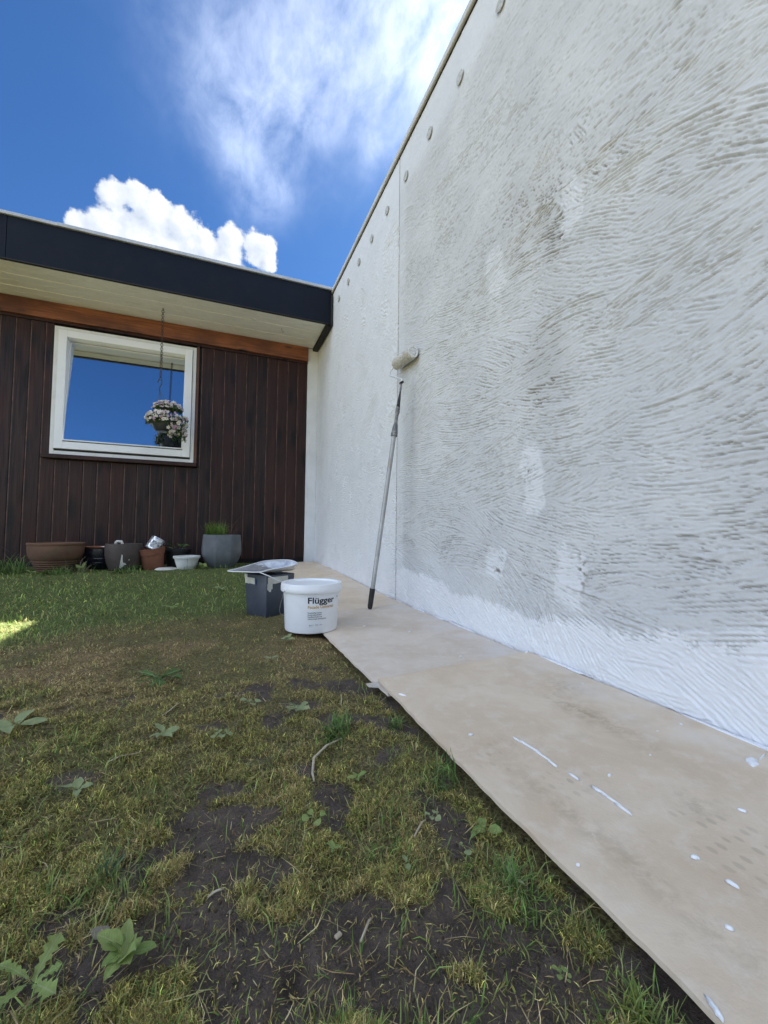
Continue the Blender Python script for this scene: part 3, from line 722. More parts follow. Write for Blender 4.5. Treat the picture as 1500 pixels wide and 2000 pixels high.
# grass: sparse near, a lawn beyond
x, y = scatter(210000)
soil, fg, dr, n1, n2, n3 = masks(x, y)
tuft = fbm(x*9, y*9, 41, 3)
TUF = [(0.27, 0.96, 0.07), (0.43, 0.97, 0.04), (0.38, 0.72, 0.07), (0.38, 0.47, 0.05), (0.30, 0.70, 0.05), (-0.14, 0.68, 0.05), (0.415, 0.30, 0.02), (0.10, 0.86, 0.05), (-0.3, 1.1, 0.1), (0.33, 1.45, 0.08), (0.4, 0.82, 0.05), (0.20, 0.335, 0.02)]
tu = np.zeros_like(x)
for a, c, r in TUF: tu = np.maximum(tu, np.exp(-(((x-a)**2+(y-c)**2)/r**2)))
wgt = np.clip(0.95*fg+(1-fg)*((0.05+0.18*sstep(tuft, 0.52, 0.70))*(1-0.8*soil)+0.34*tu)*(1-0.4*dr), 0, 1)
k = rng.random(len(x)) < wgt
x, y, fg, dr, n1 = x[k], y[k], fg[k], dr[k], n1[k]; N = len(x); dist = np.hypot(x, y)
P = np.stack([x, y, ground_z(x, y)-0.002], 1)
gc = pal([(0.15, 0.235, 0.055), (0.21, 0.30, 0.08), (0.11, 0.18, 0.04), (0.27, 0.31, 0.10), (0.32, 0.29, 0.12)], N, 0.3)
lawn = pal([(0.17, 0.30, 0.05), (0.25, 0.38, 0.08), (0.12, 0.21, 0.035), (0.37, 0.43, 0.13), (0.42, 0.39, 0.17)], N, 0.35)
cc = gc*(1-fg[:, None])+lawn*fg[:, None]
Lg = rng.uniform(0.012, 0.040, N)*(1+0.5*fg*rng.random(N))*(1+0.6*sstep(y, 4.2, 4.8))
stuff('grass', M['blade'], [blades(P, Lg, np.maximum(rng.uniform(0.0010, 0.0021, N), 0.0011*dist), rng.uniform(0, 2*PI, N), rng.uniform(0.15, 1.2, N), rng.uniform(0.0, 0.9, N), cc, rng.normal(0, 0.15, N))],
      'short green grass thickening towards the flower pots', 'grass')
# dead straw lying flat
x, y = scatter(26000)
soil, fg, dr, n1, n2, n3 = masks(x, y)
k = rng.random(len(x)) < (0.12+0.55*dr+0.25*(n2 > 0.56))*(1-0.7*fg)*(0.35+0.65*sstep(y, 0.5, 1.1)); x, y = x[k], y[k]; N = len(x); dist = np.hypot(x, y)
P = np.stack([x, y, ground_z(x, y)+rng.uniform(0.001, 0.006, N)], 1)
cc = pal([(0.455, 0.355, 0.175), (0.595, 0.478, 0.252), (0.315, 0.231, 0.105), (0.245, 0.165, 0.084)], N, 0.25)
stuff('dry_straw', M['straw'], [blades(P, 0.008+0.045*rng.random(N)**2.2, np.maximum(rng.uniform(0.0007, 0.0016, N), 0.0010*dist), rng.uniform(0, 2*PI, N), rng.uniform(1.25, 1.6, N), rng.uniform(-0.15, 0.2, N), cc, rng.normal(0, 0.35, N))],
      'dead pale straw strewn over the moss', 'straw')
# soil crumbs
x, y = scatter(60000); soil, fg, dr, n1, n2, n3 = masks(x, y)
k = rng.random(len(x)) < soil*0.25*sstep(fbm(x*40, y*40, 77, 2), 0.4, 0.65); x, y = x[k], y[k]; N = len(x)
oc = np.array([(1, 0, 0), (-1, 0, 0), (0, 1, 0), (0, -1, 0), (0, 0, 1), (0, 0, -1)], float)
ot = np.array([(0, 2, 4), (2, 1, 4), (1, 3, 4), (3, 0, 4), (2, 0, 5), (1, 2, 5), (3, 1, 5), (0, 3, 5)])
sz = np.minimum(np.exp(rng.normal(-6.5, 0.6, N)), 0.0035); P = np.stack([x, y, ground_z(x, y)+sz*0.3], 1)
V = (P[:, None, :]+oc[None]*sz[:, None, None]*rng.uniform(0.5, 1.3, (N, 6, 1))).reshape(-1, 3)
T = (ot[None]+(np.arange(N)*6)[:, None, None]).reshape(-1, 3)
me = np_mesh('soil_crumbs', V, None, T); cattr(me, 'Col', np.repeat(pal([(0.079, 0.058, 0.042), (0.149, 0.116, 0.084), (0.105, 0.083, 0.060)], N, 0.2), 6, 0))
tag(link('soil_crumbs', me, M['moss']), 'crumbled dark soil on the bare patches', 'soil', kind='stuff')
print('tris so far', sum(len(o.data.loops)-2*len(o.data.polygons) for o in sc.objects if o.type == 'MESH'))

# ------------------------------------------------------------------ fibreboard sheets on the ground
def mat_board(tone, hue):
    m, b, p = new_mat(tone); v, _ = objco(b, False)
    n = b.noise(v, 4.5, 6, 0.62, 0.5); n2 = b.noise(v, 22, 6, 0.68, 0.3); nf = b.noise(v, 240, 4, 0.65)
    c = b.mix(b.step(n, 0.32, 0.68), (0.66, 0.545, 0.42), (0.76, 0.665, 0.545))
    c = b.mix(b.math('MULTIPLY', b.step(n2, 0.46, 0.70), 0.55), c, (0.79, 0.73, 0.65))
    c = b.mix(b.math('MULTIPLY', b.step(b.noise(v, 9, 6, 0.7, 0.8), 0.54, 0.72), 0.32), c, (0.56, 0.47, 0.36))
    # trodden mud smears
    sx = b.node('ShaderNodeSeparateXYZ'); b.put(sx.inputs[0], v)
    def blob(x, y, rx, ry, rot=0.0):
        mp = b.mapping(b.vm('SUBTRACT', v, (x, y, 0.0)), rot=(0, 0, rot), scale=(1/rx, 1/ry, 0.0))
        return b.math('POWER', 2.718, b.math('MULTIPLY', b.math('POWER', b.vm('LENGTH', mp), 2.0), -1.0))
    smear = b.math('ADD', blob(0.99, 0.955, 0.055, 0.06), b.math('ADD', blob(0.90, 0.80, 0.04, 0.16, -0.35), b.math('MULTIPLY', blob(0.78, 0.465, 0.05, 0.04), 0.6)))
    smear = b.math('ADD', smear, b.math('MULTIPLY', blob(0.56, 0.46, 0.025, 0.28, 0.12), 0.7))
    sm = b.math('MULTIPLY', smear, b.step(b.noise(v, 38, 5, 0.7, 0.5), 0.36, 0.66), clamp=True)
    c = b.mix(b.math('MULTIPLY', sm, 0.55), c, (0.33, 0.26, 0.18))
    # boot-sole dots
    vd = b.voro(b.mapping(v, scale=(46, 30, 1)), 1.0, 'F1', 'Distance', 0.35)
    sole = b.math('MULTIPLY', b.step(vd, 0.30, 0.18), b.math('ADD', b.math('MULTIPLY', blob(0.56, 0.72, 0.05, 0.07), 0.8), b.math('ADD', blob(0.74, 0.40, 0.09, 0.12), blob(0.63, 0.60, 0.05, 0.04)), clamp=True))
    c = b.mix(b.math('MULTIPLY', sole, 0.32), c, (0.30, 0.25, 0.19))
    # fine white paint spray, denser near the wall
    sp = b.step(b.voro(v, 95, 'F1'), 0.10, 0.05)
    sp = b.math('MULTIPLY', sp, b.step(b.noise(v, 13, 3, 0.6), 0.54, 0.62))
    c = b.mix(b.math('MULTIPLY', sp, 0.8), c, (0.85, 0.87, 0.88))
    dust = b.math('MULTIPLY', b.step(sx.outputs[0], 0.86, 1.05), b.step(b.noise(v, 7, 5, 0.65), 0.35, 0.65))
    c = b.mix(b.math('MULTIPLY', dust, 0.42), c, (0.76, 0.75, 0.735))
    c = b.mix(1.0, c, hue, 'MULTIPLY')
    setp(b, p, base=c, rough=b.lin(n2, 0.3, 0.7, 0.62, 0.85), spec=0.3, normal=bump(b, b.math('ADD', nf, b.math('MULTIPLY', n2, 1.5)), 0.28, 0.003)); return m
M['board'] = mat_board('tan_hardboard', (1.0, 0.95, 0.875)); M['board2'] = mat_board('greyed_hardboard', (0.97, 0.965, 0.97))
M['paint'] = mat_simple('wet_white_paint', (0.82, 0.84, 0.86), (0.86, 0.87, 0.89), 20, (0.35, 0.5), 0.1, 80)
M['board_edge'] = mat_simple('torn_board_edge', (0.52, 0.47, 0.40), (0.62, 0.58, 0.52), 30, (0.8, 0.9), 0.5, 160)

def sheet(c00, c10, c11, c01, zf, th, nu, nv, seed, wav=0.004):
    """board from four corners (near-left, near-right, far-right, far-left)"""
    u = np.linspace(0, 1, nu); v = np.linspace(0, 1, nv); U, Vv = np.meshgrid(u, v, indexing='ij')
    C = [np.array(c) for c in (c00, c10, c11, c01)]
    P = sum(w[..., None]*c for w, c in (((1-U)*(1-Vv), C[0]), (U*(1-Vv), C[1]), (U*Vv, C[2]), ((1-U)*Vv, C[3])))
    e = np.minimum(np.minimum(U, 1-U)*nu, np.minimum(Vv, 1-Vv)*nv)
    jit = ((fbm(P[..., 0]*25, P[..., 1]*25, seed, 3)-0.5)*0.007+(fbm(P[..., 0]*4, P[..., 1]*4, seed+5, 2)-0.5)*0.010)*(e < 0.5)
    X = P[..., 0]+jit*(np.abs(U-0.5) > 0.49); Y = P[..., 1]+jit*(np.abs(Vv-0.5) > 0.49)
    Z = zf(X, Y)+wav*(fbm(X*3, Y*3, seed+1, 2)-0.5)*2-0.0015*(e < 0.5)
    top = np.stack([X, Y, Z], -1); bot = top.copy(); bot[..., 2] -= th
    V = np.vstack([top.reshape(-1, 3), bot.reshape(-1, 3)]); n = nu*nv; I = np.arange(n).reshape(nu, nv)
    q = np.stack([I[:-1, :-1], I[1:, :-1], I[1:, 1:], I[:-1, 1:]], -1).reshape(-1, 4)
    rim = np.concatenate([I[:, 0], I[-1, 1:], I[::-1, -1][1:], I[0, ::-1][1:]])
    rq = np.stack([rim[1:], rim[:-1], n+rim[:-1], n+rim[1:]], -1)
    return np_mesh('sheet', V, np.vstack([q, q[:, ::-1]+n, rq]), smooth=False)
def zb1(x, y): return 0.008+0.006*np.exp(-((y-1.25)/0.12)**2)+0.002*np.exp(-((x-0.45)/0.05)**2)
def zb2(x, y): return 0.0005*np.ones_like(x)
def zb3(x, y): return ground_base(x, y)+0.0125
b1 = link('board', sheet((0.452, -1.20), (1.131, -1.20), (1.131, 1.288), (0.474, 1.213), zb1, 0.0075, 50, 150, 3), M['board'])
tag(b1, 'large mud-smeared tan hardboard sheet nearest the viewer beside the wall', 'board', 'hardboard sheets along the foot of the wall')
b2 = link('board', sheet((0.470, 1.12), (1.131, 1.14), (1.131, 2.462), (0.452, 2.335), zb2, 0.006, 40, 60, 7, 0.0015), M['board2'])
tag(b2, 'middle hardboard sheet carrying the paint bucket and the roller pole foot', 'board', 'hardboard sheets along the foot of the wall')
b3 = link('board', sheet((0.60, 2.318), (1.131, 2.418), (1.131, 5.11), (0.60, 5.05), zb3, 0.006, 24, 60, 9, 0.0015), M['board'])
tag(b3, 'far hardboard sheet reaching into the corner by the house', 'board', 'hardboard sheets along the foot of the wall')
for o in (b1, b2, b3):
    o.data.polygons.foreach_set('use_smooth', [True]*len(o.data.polygons)); o.data.set_sharp_from_angle(angle=R(40))
# torn flap on the corner of the near sheet
t = MB(); t.add([(0, 0, 0), (0.035, 0.006, 0.004), (0.045, -0.02, 0.001), (0.012, -0.035, -0.006), (-0.028, -0.014, -0.006), (-0.035, -0.004, 0.002), (-0.012, 0.004, -0.003)], [(0, 1, 2, 3), (0, 3, 4), (0, 4, 5), (0, 5, 6)])
fl = t.build('torn_flap', M['board_edge'], b1, (0.468, 1.212, 0.002)); md = fl.modifiers.new('s', 'SOLIDIFY'); md.thickness = 0.0015
# paint splashes lying on the sheets
def splash(x, y, rx, ry, rot, par, zf, seed):
    g = random.Random(seed); n = 18; k = [1+0.22*math.sin(2*i*2*PI/n+seed)+g.uniform(-.3, .3) for i in range(n)]
    mb = MB(); V = [(0, 0, 0.0022)]
    for rr, zz in ((0.7, 0.0018), (1.0, 0.0004), (1.0, -0.002)):
        for i in range(n):
            a = 2*PI*i/n; px, py = rx*rr*k[i]*math.cos(a), ry*rr*k[i]*math.sin(a)
            V.append((px*math.cos(rot)-py*math.sin(rot), px*math.sin(rot)+py*math.cos(rot), zz))
    F = [(0, 1+i, 1+(i+1) % n) for i in range(n)]
    for r_ in range(2):
        for i in range(n):
            j = (i+1) % n; F.append((1+r_*n+i, 1+(r_+1)*n+i, 1+(r_+1)*n+j, 1+r_*n+j))
    mb.add(V, F)
    z = float(zf(np.array([x]), np.array([y]))[0])+0.0015
    mb.build('paint_splash', M['paint'], par, (x, y, z), smooth=True)
SPL = [(1.036, 0.518, 0.017, 0.010, 0.3), (0.716, 0.59, 0.0035, 0.0026, 0), (0.497, 1.079, 0.0025, 0.012, 0.5), (0.553, 0.819, 0.0045, 0.003, 0), (0.483, 0.45, 0.002, 0.0016, 0), (0.656, 0.40, 0.0055, 0.0024, 2.2),
       (0.654, 0.353, 0.0022, 0.007, 0.3), (0.579, 0.316, 0.004, 0.0022, 2.0), (0.468, 0.270, 0.009, 0.003, 1.2), (0.978, 0.674, 0.002, 0.0018, 0), (1.068, 0.677, 0.004, 0.0026, 0), (1.06, 0.964, 0.003, 0.002, 0),
       (1.115, 1.275, 0.010, 0.004, 0.2), (1.085, 0.509, 0.020, 0.0016, 0.45), (1.078, 0.520, 0.016, 0.0014, 0.2), (0.84, 0.435, 0.0014, 0.006, 0.3), (0.86, 0.61, 0.0015, 0.0012, 0)]
for i, (x, y, rx, ry, ro) in enumerate(SPL): splash(x, y, rx, ry, ro, b1, zb1, i)
# the long dragged drip
for i, tt in enumerate(np.linspace(0, 1, 11)):
    if i in (5, 7): continue
    splash(0.638+0.017*tt+0.004*math.sin(i), 0.762-0.25*tt, 0.0010+0.0007*(i % 3), 0.013+0.004*(i % 2), 0.06, b1, zb1, 40+i)
for i, (x, y, rx, ry) in enumerate(((0.867, 1.352, 0.005, 0.003), (0.846, 1.758, 0.009, 0.004), (0.683, 1.933, 0.008, 0.004))):
    splash(x, y, rx, ry, 0.3*i, b2, zb2, 70+i)
# loose bead of paint and filler along the foot of the wall
rr_ = random.Random(4)
for i in range(22):
    y = rr_.uniform(0.3, 5.0); r0 = rr_.uniform(0.003, 0.008)
    zf_ = zb1 if y < 1.25 else (zb2 if y < 2.42 else zb3)
    if y < 5.05: splash(WX-0.008-rr_.uniform(0, .006), y, r0, rr_.uniform(0.02, 0.12), 0, b1 if y < 1.25 else (b2 if y < 2.42 else b3), zf_, 100+i)

# ------------------------------------------------------------------ paint bucket
M['pail'] = mat_simple('white_pail_plastic', (0.85, 0.865, 0.875), (0.87, 0.885, 0.895), 6, (0.3, 0.42), 0.02, 60, dirt=(0.66, 0.66, 0.63), dirt_amt=0.28)
M['wire'] = mat_simple('galvanised_wire', (0.35, 0.36, 0.37), (0.45, 0.46, 0.47), 30, (0.3, 0.45), 0.05, 80, metal=0.8)
M['ink'] = mat_simple('black_ink', (0.012, 0.012, 0.018), (0.014, 0.014, 0.02), 9, (0.4, 0.5), 0.0, 30)
M['ink_orange'] = mat_simple('ochre_ink', (0.55, 0.30, 0.06), (0.60, 0.34, 0.08), 9, (0.4, 0.5), 0.0, 30)
BKX, BKY, BKZ = 0.427, 1.982, 0.001
bucket = empty('paint_bucket', (BKX, BKY, BKZ), 0, 'round white plastic paint bucket with lid and black lettering, on the board edge', 'bucket')
R0, R1, HB = 0.124, 0.1335, 0.196
pb = MB(); pb.lathe([(0.0, 0.003), (0.110, 0.003), (0.117, 0.0), (R0-0.002, 0.002), (R0, 0.008), (R1, HB), (R1, 0.215)], 64)
pb.build('body', M['pail'], bucket, autosmooth=35)
ld = MB(); ld.lathe([(R1+0.002, HB-0.012), (R1+0.0105, HB-0.012), (R1+0.0125, HB-0.008), (R1+0.0125, HB+0.010), (R1+0.0115, HB+0.0125), (R1+0.0115, HB+0.020), (R1+0.009, HB+0.026), (R1+0.003, HB+0.028), (R1-0.004, HB+0.026), (R1-0.008, HB+0.018), (R1-0.016, HB+0.016), (R1-0.028, HB+0.0175), (0.0, HB+0.0185)], 64)
ld.build('lid', M['pail'], bucket, autosmooth=35)
ca = math.atan2(-BKY, -BKX)                      # towards the viewpoint
hl_ = MB(); pts = []
for i in range(21):
    s_ = i/20
    ang = ca-1.2+s_*2.55
    drop = 0.150*math.sin(PI*s_)**0.75
    rr = R1+0.014+0.003*math.sin(PI*s_)
    pts.append((rr*math.cos(ang), rr*math.sin(ang), HB-0.002-drop))
# the bail hangs down the far side of the pail and shows at its left ear
pts = [(p[0]*math.cos(-2.35)-p[1]*math.sin(-2.35), p[0]*math.sin(-2.35)+p[1]*math.cos(-2.35), p[2]) for p in pts]
hl_.tube(pts, 0.0016, 7); hl_.build('handle', M['wire'], bucket, smooth=True)
for q in (pts[0], pts[-1]):
    er = MB(); er.tube([(q[0]*0.93, q[1]*0.93, q[2]), (q[0]*1.02, q[1]*1.02, q[2])], 0.006, 10); er.build('handle_ear', M['pail'], bucket)
def text_mesh(txt, bold=0.0):
    cu = bpy.data.curves.new('t', 'FONT'); cu.body = txt; cu.size = 1.0; cu.offset = bold; cu.resolution_u = 3; cu.fill_mode = 'FRONT'
    o = bpy.data.objects.new('t', cu); col.objects.link(o)
    dg = bpy.context.evaluated_depsgraph_get(); me = bpy.data.meshes.new_from_object(o.evaluated_get(dg))
    bpy.data.objects.remove(o); bpy.data.curves.remove(cu); return me
def wrap_text(txt, name, mat, a0, arc, z, hgt, bold=0.0, parent=bucket):
    me = text_mesh(txt, bold); bm = bmesh.new(); bm.from_mesh(me)
    for _ in range(2):
        le = [e for e in bm.edges if abs(e.verts[0].co.x-e.verts[1].co.x) > 0.25]
        if le: bmesh.ops.subdivide_edges(bm, edges=le, cuts=1)
    bmesh.ops.triangulate(bm, faces=bm.faces)
    xs = [v.co.x for v in bm.verts]; x0, x1 = min(xs), max(xs)
    for v in bm.verts:
        zz = z+v.co.y*hgt; r = R0+(R1-R0)*(zz-0.008)/(HB-0.008)+0.0007; a = a0+(v.co.x-x0)/(x1-x0)*arc
        v.co = (r*math.cos(a), r*math.sin(a), zz)
    bm.to_mesh(me); bm.free(); return link(name, me, mat, parent)
A0 = ca-R(7)
wrap_text('Flügger', 'lettering', M['ink'], A0, R(58), 0.1395, 0.0385, 0.022)
wrap_text('Facade Universal', 'lettering', M['ink_orange'], A0, R(56), 0.1165, 0.0185, 0.018)
for k, (tx, ar) in enumerate((('Facademaling utendørs', 29), ('Facademaling udendørs', 28), ('Fasadfärg utomhus ute', 29), ('Julkisivumaali ulkokäyttöön', 39))):
    wrap_text(tx, 'lettering', M['ink'], A0, R(ar), 0.0945-0.0092*k, 0.0082, 0.01)
wrap_text('Base 1  Hvit  10 L', 'lettering', M['ink'], A0+R(3), R(28), 0.040, 0.0052, 0.01)
wrap_text('9,1 L', 'lettering', M['ink'], A0+R(3), R(7), 0.0335, 0.0052, 0.01)
wrap_text('5 L', 'lettering', M['ink'], A0+R(66), R(10), 0.158, 0.008, 0.01)

# ------------------------------------------------------------------ grey bin with the paint tray on top
M['bin'] = mat_simple('slate_bin_plastic', (0.045, 0.055, 0.075), (0.058, 0.070, 0.092), 5, (0.4, 0.55), 0.05, 50, dirt=(0.16, 0.17, 0.18), dirt_amt=0.18)
M['tape'] = mat_simple('masking_tape', (0.60, 0.58, 0.50), (0.70, 0.69, 0.63), 25, (0.6, 0.75), 0.1, 60)
M['tape_blue'] = mat_simple('blue_tape', (0.03, 0.06, 0.22), (0.04, 0.08, 0.28), 25, (0.5, 0.6), 0.05, 60)
binr = empty('square_bin', (0.30, 2.47, -0.012), 0, 'slate grey square plastic bin with torn masking tape, behind the paint bucket', 'bin')
# corners at foot and rim, local to the bin root
ft = [(-0.137, 0.013), (-0.045, -0.135), (0.107, -0.045), (0.015, 0.105)]
tp = [(-0.152, 0.013), (-0.050, -0.150), (0.118, -0.050), (0.018, 0.115)]
HBN = 0.232
def bin_wall(f, t, z0, z1, inset=0.0):
    cx = sum(p[0] for p in t)/4; cy = sum(p[1] for p in t)/4
    sc_ = 1-inset
    return [(cx+(x-cx)*sc_, cy+(y-cy)*sc_, z0) for x, y in f], [(cx+(x-cx)*sc_, cy+(y-cy)*sc_, z1) for x, y in t]
bo, to = bin_wall(ft, tp, 0, HBN); bi, ti = bin_wall(ft, tp, 0.006, HBN, 0.035)
V = bo+to+ti+bi
F = [(0, 3, 2, 1)]+[(i, (i+1) % 4, 4+(i+1) % 4, 4+i) for i in range(4)]+[(4+i, 4+(i+1) % 4, 8+(i+1) % 4, 8+i) for i in range(4)]+[(8+i, 8+(i+1) % 4, 12+(i+1) % 4, 12+i) for i in range(4)]+[(12, 13, 14, 15)]
bb = MB(); bb.add(V, F); bb.build('body', M['bin'], binr, bevel=0.006, autosmooth=40)
def on_face(i, u0, u1, z0, z1, off, name, mat, jag=0.0):
    """a strip stuck on bin face i"""
    j = (i+1) % 4; n = 7; Vv = []; Ff = []
    nx, ny = (tp[j][1]-tp[i][1]), -(tp[j][0]-tp[i][0]); L_ = math.hypot(nx, ny); nx, ny = nx/L_, ny/L_
    def pt(u, z):
        k = z/HBN; ax = ft[i][0]+(tp[i][0]-ft[i][0])*k; ay = ft[i][1]+(tp[i][1]-ft[i][1])*k; bx_ = ft[j][0]+(tp[j][0]-ft[j][0])*k; by_ = ft[j][1]+(tp[j][1]-ft[j][1])*k
        return (ax+(bx_-ax)*u+nx*off, ay+(by_-ay)*u+ny*off, z)
    for k in range(n):
        u = u0+(u1-u0)*k/(n-1)
        Vv += [pt(u, z0+jag*random.uniform(-1, 1)), pt(u, z1)]
    for k in range(n-1): Ff.append((2*k, 2*k+2, 2*k+3, 2*k+1))
    mb = MB(); mb.add(Vv, Ff); o = mb.build(name, mat, binr); md = o.modifiers.new('s', 'SOLIDIFY'); md.thickness = 0.0006; return o
on_face(0, 0.02, 0.48, 0.178, 0.212, 0.0035, 'tape', M['tape'], 0.002)
on_face(0, 0.485, 0.56, 0.176, 0.208, 0.0036, 'blue_tape', M['tape_blue'], 0.002)
on_face(0, 0.0, 0.14, 0.212, 0.231, 0.0036, 'tape', M['tape'], 0.001)
on_face(1, 0.04, 0.75, 0.186, 0.222, 0.0035, 'tape', M['tape'], 0.004)
on_face(1, 0.02, 0.20, 0.150, 0.186, 0.0036, 'tape', M['tape'], 0.010)
on_face(1, 0.55, 0.85, 0.172, 0.186, 0.0036, 'tape', M['tape'], 0.004)

M['liner'] = mat_simple('paint_coated_liner', (0.70, 0.73, 0.78), (0.30, 0.33, 0.40), 14, (0.3, 0.45), 0.3, 30)
def mat_traybody():
    m, b, p = new_mat('clear_tray_plastic'); v, _ = objco(b)
    n = b.noise(v, 20, 4, 0.6, 0.5)
    setp(b, p, base=b.mix(b.step(n, 0.4, 0.65), (0.40, 0.40, 0.41), (0.55, 0.54, 0.52)), rough=0.25, trans=0.35, spec=0.5); return m
M['tray_body'] = mat_traybody()
M['rim'] = mat_simple('tray_rim', (0.72, 0.73, 0.73), (0.78, 0.79, 0.79), 14, (0.3, 0.4), 0.05, 50)
tray = empty('paint_tray', (0.30, 2.47, 0.232), 0, 'pointed paint tray with white wire rim and painted liner resting on the grey bin', 'tray')
rimw = [(0.054, 2.40, 0.243), (0.140, 2.352, 0.241), (0.211, 2.322, 0.2405), (0.264, 2.336, 0.250), (0.321, 2.352, 0.257), (0.380, 2.378, 0.263), (0.425, 2.42, 0.268), (0.447, 2.49, 0.270), (0.444, 2.56, 0.2745), (0.420, 2.61, 0.280), (0.36, 2.63, 0.281), (0.272, 2.62, 0.277), (0.205, 2.57, 0.266), (0.148, 2.515, 0.256), (0.100, 2.456, 0.249)]
RT = Vector((0.30, 2.47, 0.232))
def spl(pts, k=5):
    n = len(pts); out = []
    for i in range(n):
        p0, p1, p2, p3 = (Vector(pts[(i+d) % n]) for d in (-1, 0, 1, 2))
        for s_ in range(k):
            t_ = s_/k; out.append(0.5*((2*p1)+(p2-p0)*t_+(2*p0-5*p1+4*p2-p3)*t_*t_+(3*p1-p0-3*p2+p3)*t_**3))
    return out
rs = [p-RT for p in spl(rimw)]
tr_ = MB(); tr_.tube(rs+[rs[0]], 0.0032, 7, False); tr_.build('rim', M['rim'], tray, smooth=True)
# tub hung inside the rim: deep at the round end, shallow at the pointed end
def tub(mb, inset, depthk, drop0):
    lay = []
    cen = Vector((0.335, 2.49, 0.262))-RT
    for l in range(6):
        s_ = l/5; ring_ = []
        for p in rs:
            dd = max(0.0, min(1.0, (p.x+0.13)/0.12)); dd = dd*dd*(3-2*dd)
            sh = 1-inset-0.22*s_-0.25*s_*s_
            q = cen+(p-cen)*sh
            ring_.append((q.x, q.y, max(-0.014 if abs(q.x) > 0.2 else 0.004, p.z-drop0-depthk*dd*math.sin(s_*PI/2))))
        lay.append(ring_)
    n = len(rs); Vv = [v for r_ in lay for v in r_]; Ff = []
    for l in range(5):
        for i in range(n): j = (i+1) % n; Ff.append((l*n+i, l*n+j, (l+1)*n+j, (l+1)*n+i))
    Ff.append(tuple(5*n+i for i in range(n))); mb.add(Vv, Ff)
tb = MB(); tub(tb, 0.0, 0.052, 0.001); tb.build('tub', M['tray_body'], tray, smooth=True)
tl = MB(); tub(tl, 0.03, 0.044, 0.003); tl.build('liner', M['liner'], tray, smooth=True)
st_ = MB(); st_.tube([Vector((0.211, 2.322, 0.2405))-RT, Vector((0.262, 2.308, 0.219))-RT, Vector((0.317, 2.300, 0.190))-RT, Vector((0.335, 2.305, 0.186))-RT], 0.0028, 7)
st_.build('wire_strut', M['rim'], tray, smooth=True)

# ------------------------------------------------------------------ roller on its pole
M['alu_pole'] = mat_simple('worn_aluminium', (0.40, 0.40, 0.39), (0.50, 0.50, 0.48), 9, (0.4, 0.6), 0.1, 60, metal=0.35, dirt=(0.26, 0.20, 0.13), dirt_amt=0.55)
M['grip'] = mat_simple('black_grip', (0.012, 0.012, 0.013), (0.02, 0.02, 0.02), 20, (0.45, 0.6), 0.1, 60)
M['collar'] = mat_simple('grey_collar', (0.09, 0.095, 0.10), (0.22, 0.22, 0.22), 45, (0.4, 0.6), 0.2, 60, dirt=(0.55, 0.55, 0.54), dirt_amt=0.5)
M['splat_metal'] = mat_simple('painted_wire', (0.72, 0.73, 0.73), (0.80, 0.81, 0.81), 60, (0.4, 0.5), 0.1, 60, dirt=(0.22, 0.22, 0.22), dirt_amt=0.7)
def mat_fleece():
    m, b, p = new_mat('paint_soaked_fleece'); v, _ = objco(b)
    n = b.noise(v, 110, 4, 0.6); vv = b.voro(v, 150, 'F1')
    setp(b, p, base=b.mix(b.step(n, 0.35, 0.7), (0.54, 0.50, 0.42), (0.80, 0.78, 0.72)), rough=0.85, normal=bump(b, b.math('ADD', n, vv), 0.9, 0.006)); return m
M['fleece'] = mat_fleece()
PB = Vector((0.855, 2.33, 0.001))
roller = empty('paint_roller', PB, 0, 'long-handled paint roller with beige sleeve leaning on the white wall', 'paint roller')
dv = (Vector((1.046, 2.33, 1.385))-PB).normalized()
def on_pole(z): return dv*(z/dv.z)
gp = MB(); gp.tube([on_pole(0.0), on_pole(0.006), on_pole(0.02), on_pole(0.118), on_pole(0.122)], [0.008, 0.0135, 0.0155, 0.0165, 0.0165], 16); gp.build('grip', M['grip'], roller, autosmooth=40)
gp = MB(); gp.tube([on_pole(0.121), on_pole(0.6), on_pole(1.077)], 0.0135, 16); gp.build('pole', M['alu_pole'], roller, autosmooth=40)
gp = MB(); gp.tube([on_pole(1.060), on_pole(1.064), on_pole(1.078), on_pole(1.10), on_pole(1.125), on_pole(1.14)], [0.0195, 0.021, 0.021, 0.018, 0.0165, 0.0125], 14); gp.build('clamp_collar', M['collar'], roller, autosmooth=30)
gp = MB(); gp.tube([on_pole(1.139), on_pole(1.215)], 0.0105, 14); gp.build('inner_pole', M['collar'], roller, autosmooth=40)
gp = MB(); gp.tube([on_pole(1.207), on_pole(1.21), on_pole(1.245), on_pole(1.25)], [0.0125, 0.0140, 0.0140, 0.012], 14); gp.build('ferrule', M['collar'], roller, autosmooth=40)
# forked black head with a slot
nrm = Vector((0, 1, 0)); hd = MB()
for sgn in (-1, 1):
    hd.tube([on_pole(1.248)+nrm*0.007*sgn, on_pole(1.270)+nrm*0.010*sgn, on_pole(1.300)+nrm*0.009*sgn, on_pole(1.325)+nrm*0.003*sgn, on_pole(1.350)+nrm*0.001*sgn], [0.0065, 0.007, 0.006, 0.0055, 0.004], 10)
hd.tube([on_pole(1.246), on_pole(1.275)], [0.0125, 0.010], 12)
hd.build('fork_head', M['grip'], roller, smooth=True)
gp = MB(); gp.tube([on_pole(1.330), on_pole(1.365), on_pole(1.415)], [0.0055, 0.0065, 0.0055], 10); gp.build('bracket', M['collar'], roller, smooth=True)
gp = MB(); c0 = on_pole(1.408); gp.tube([c0-nrm*0.022-Vector((0.004, 0, 0)), c0-nrm*0.017, c0+nrm*0.016, c0+nrm*0.022], [0.006, 0.0085, 0.0085, 0.004], 10); gp.build('bolt', M['grip'], roller, autosmooth=40)
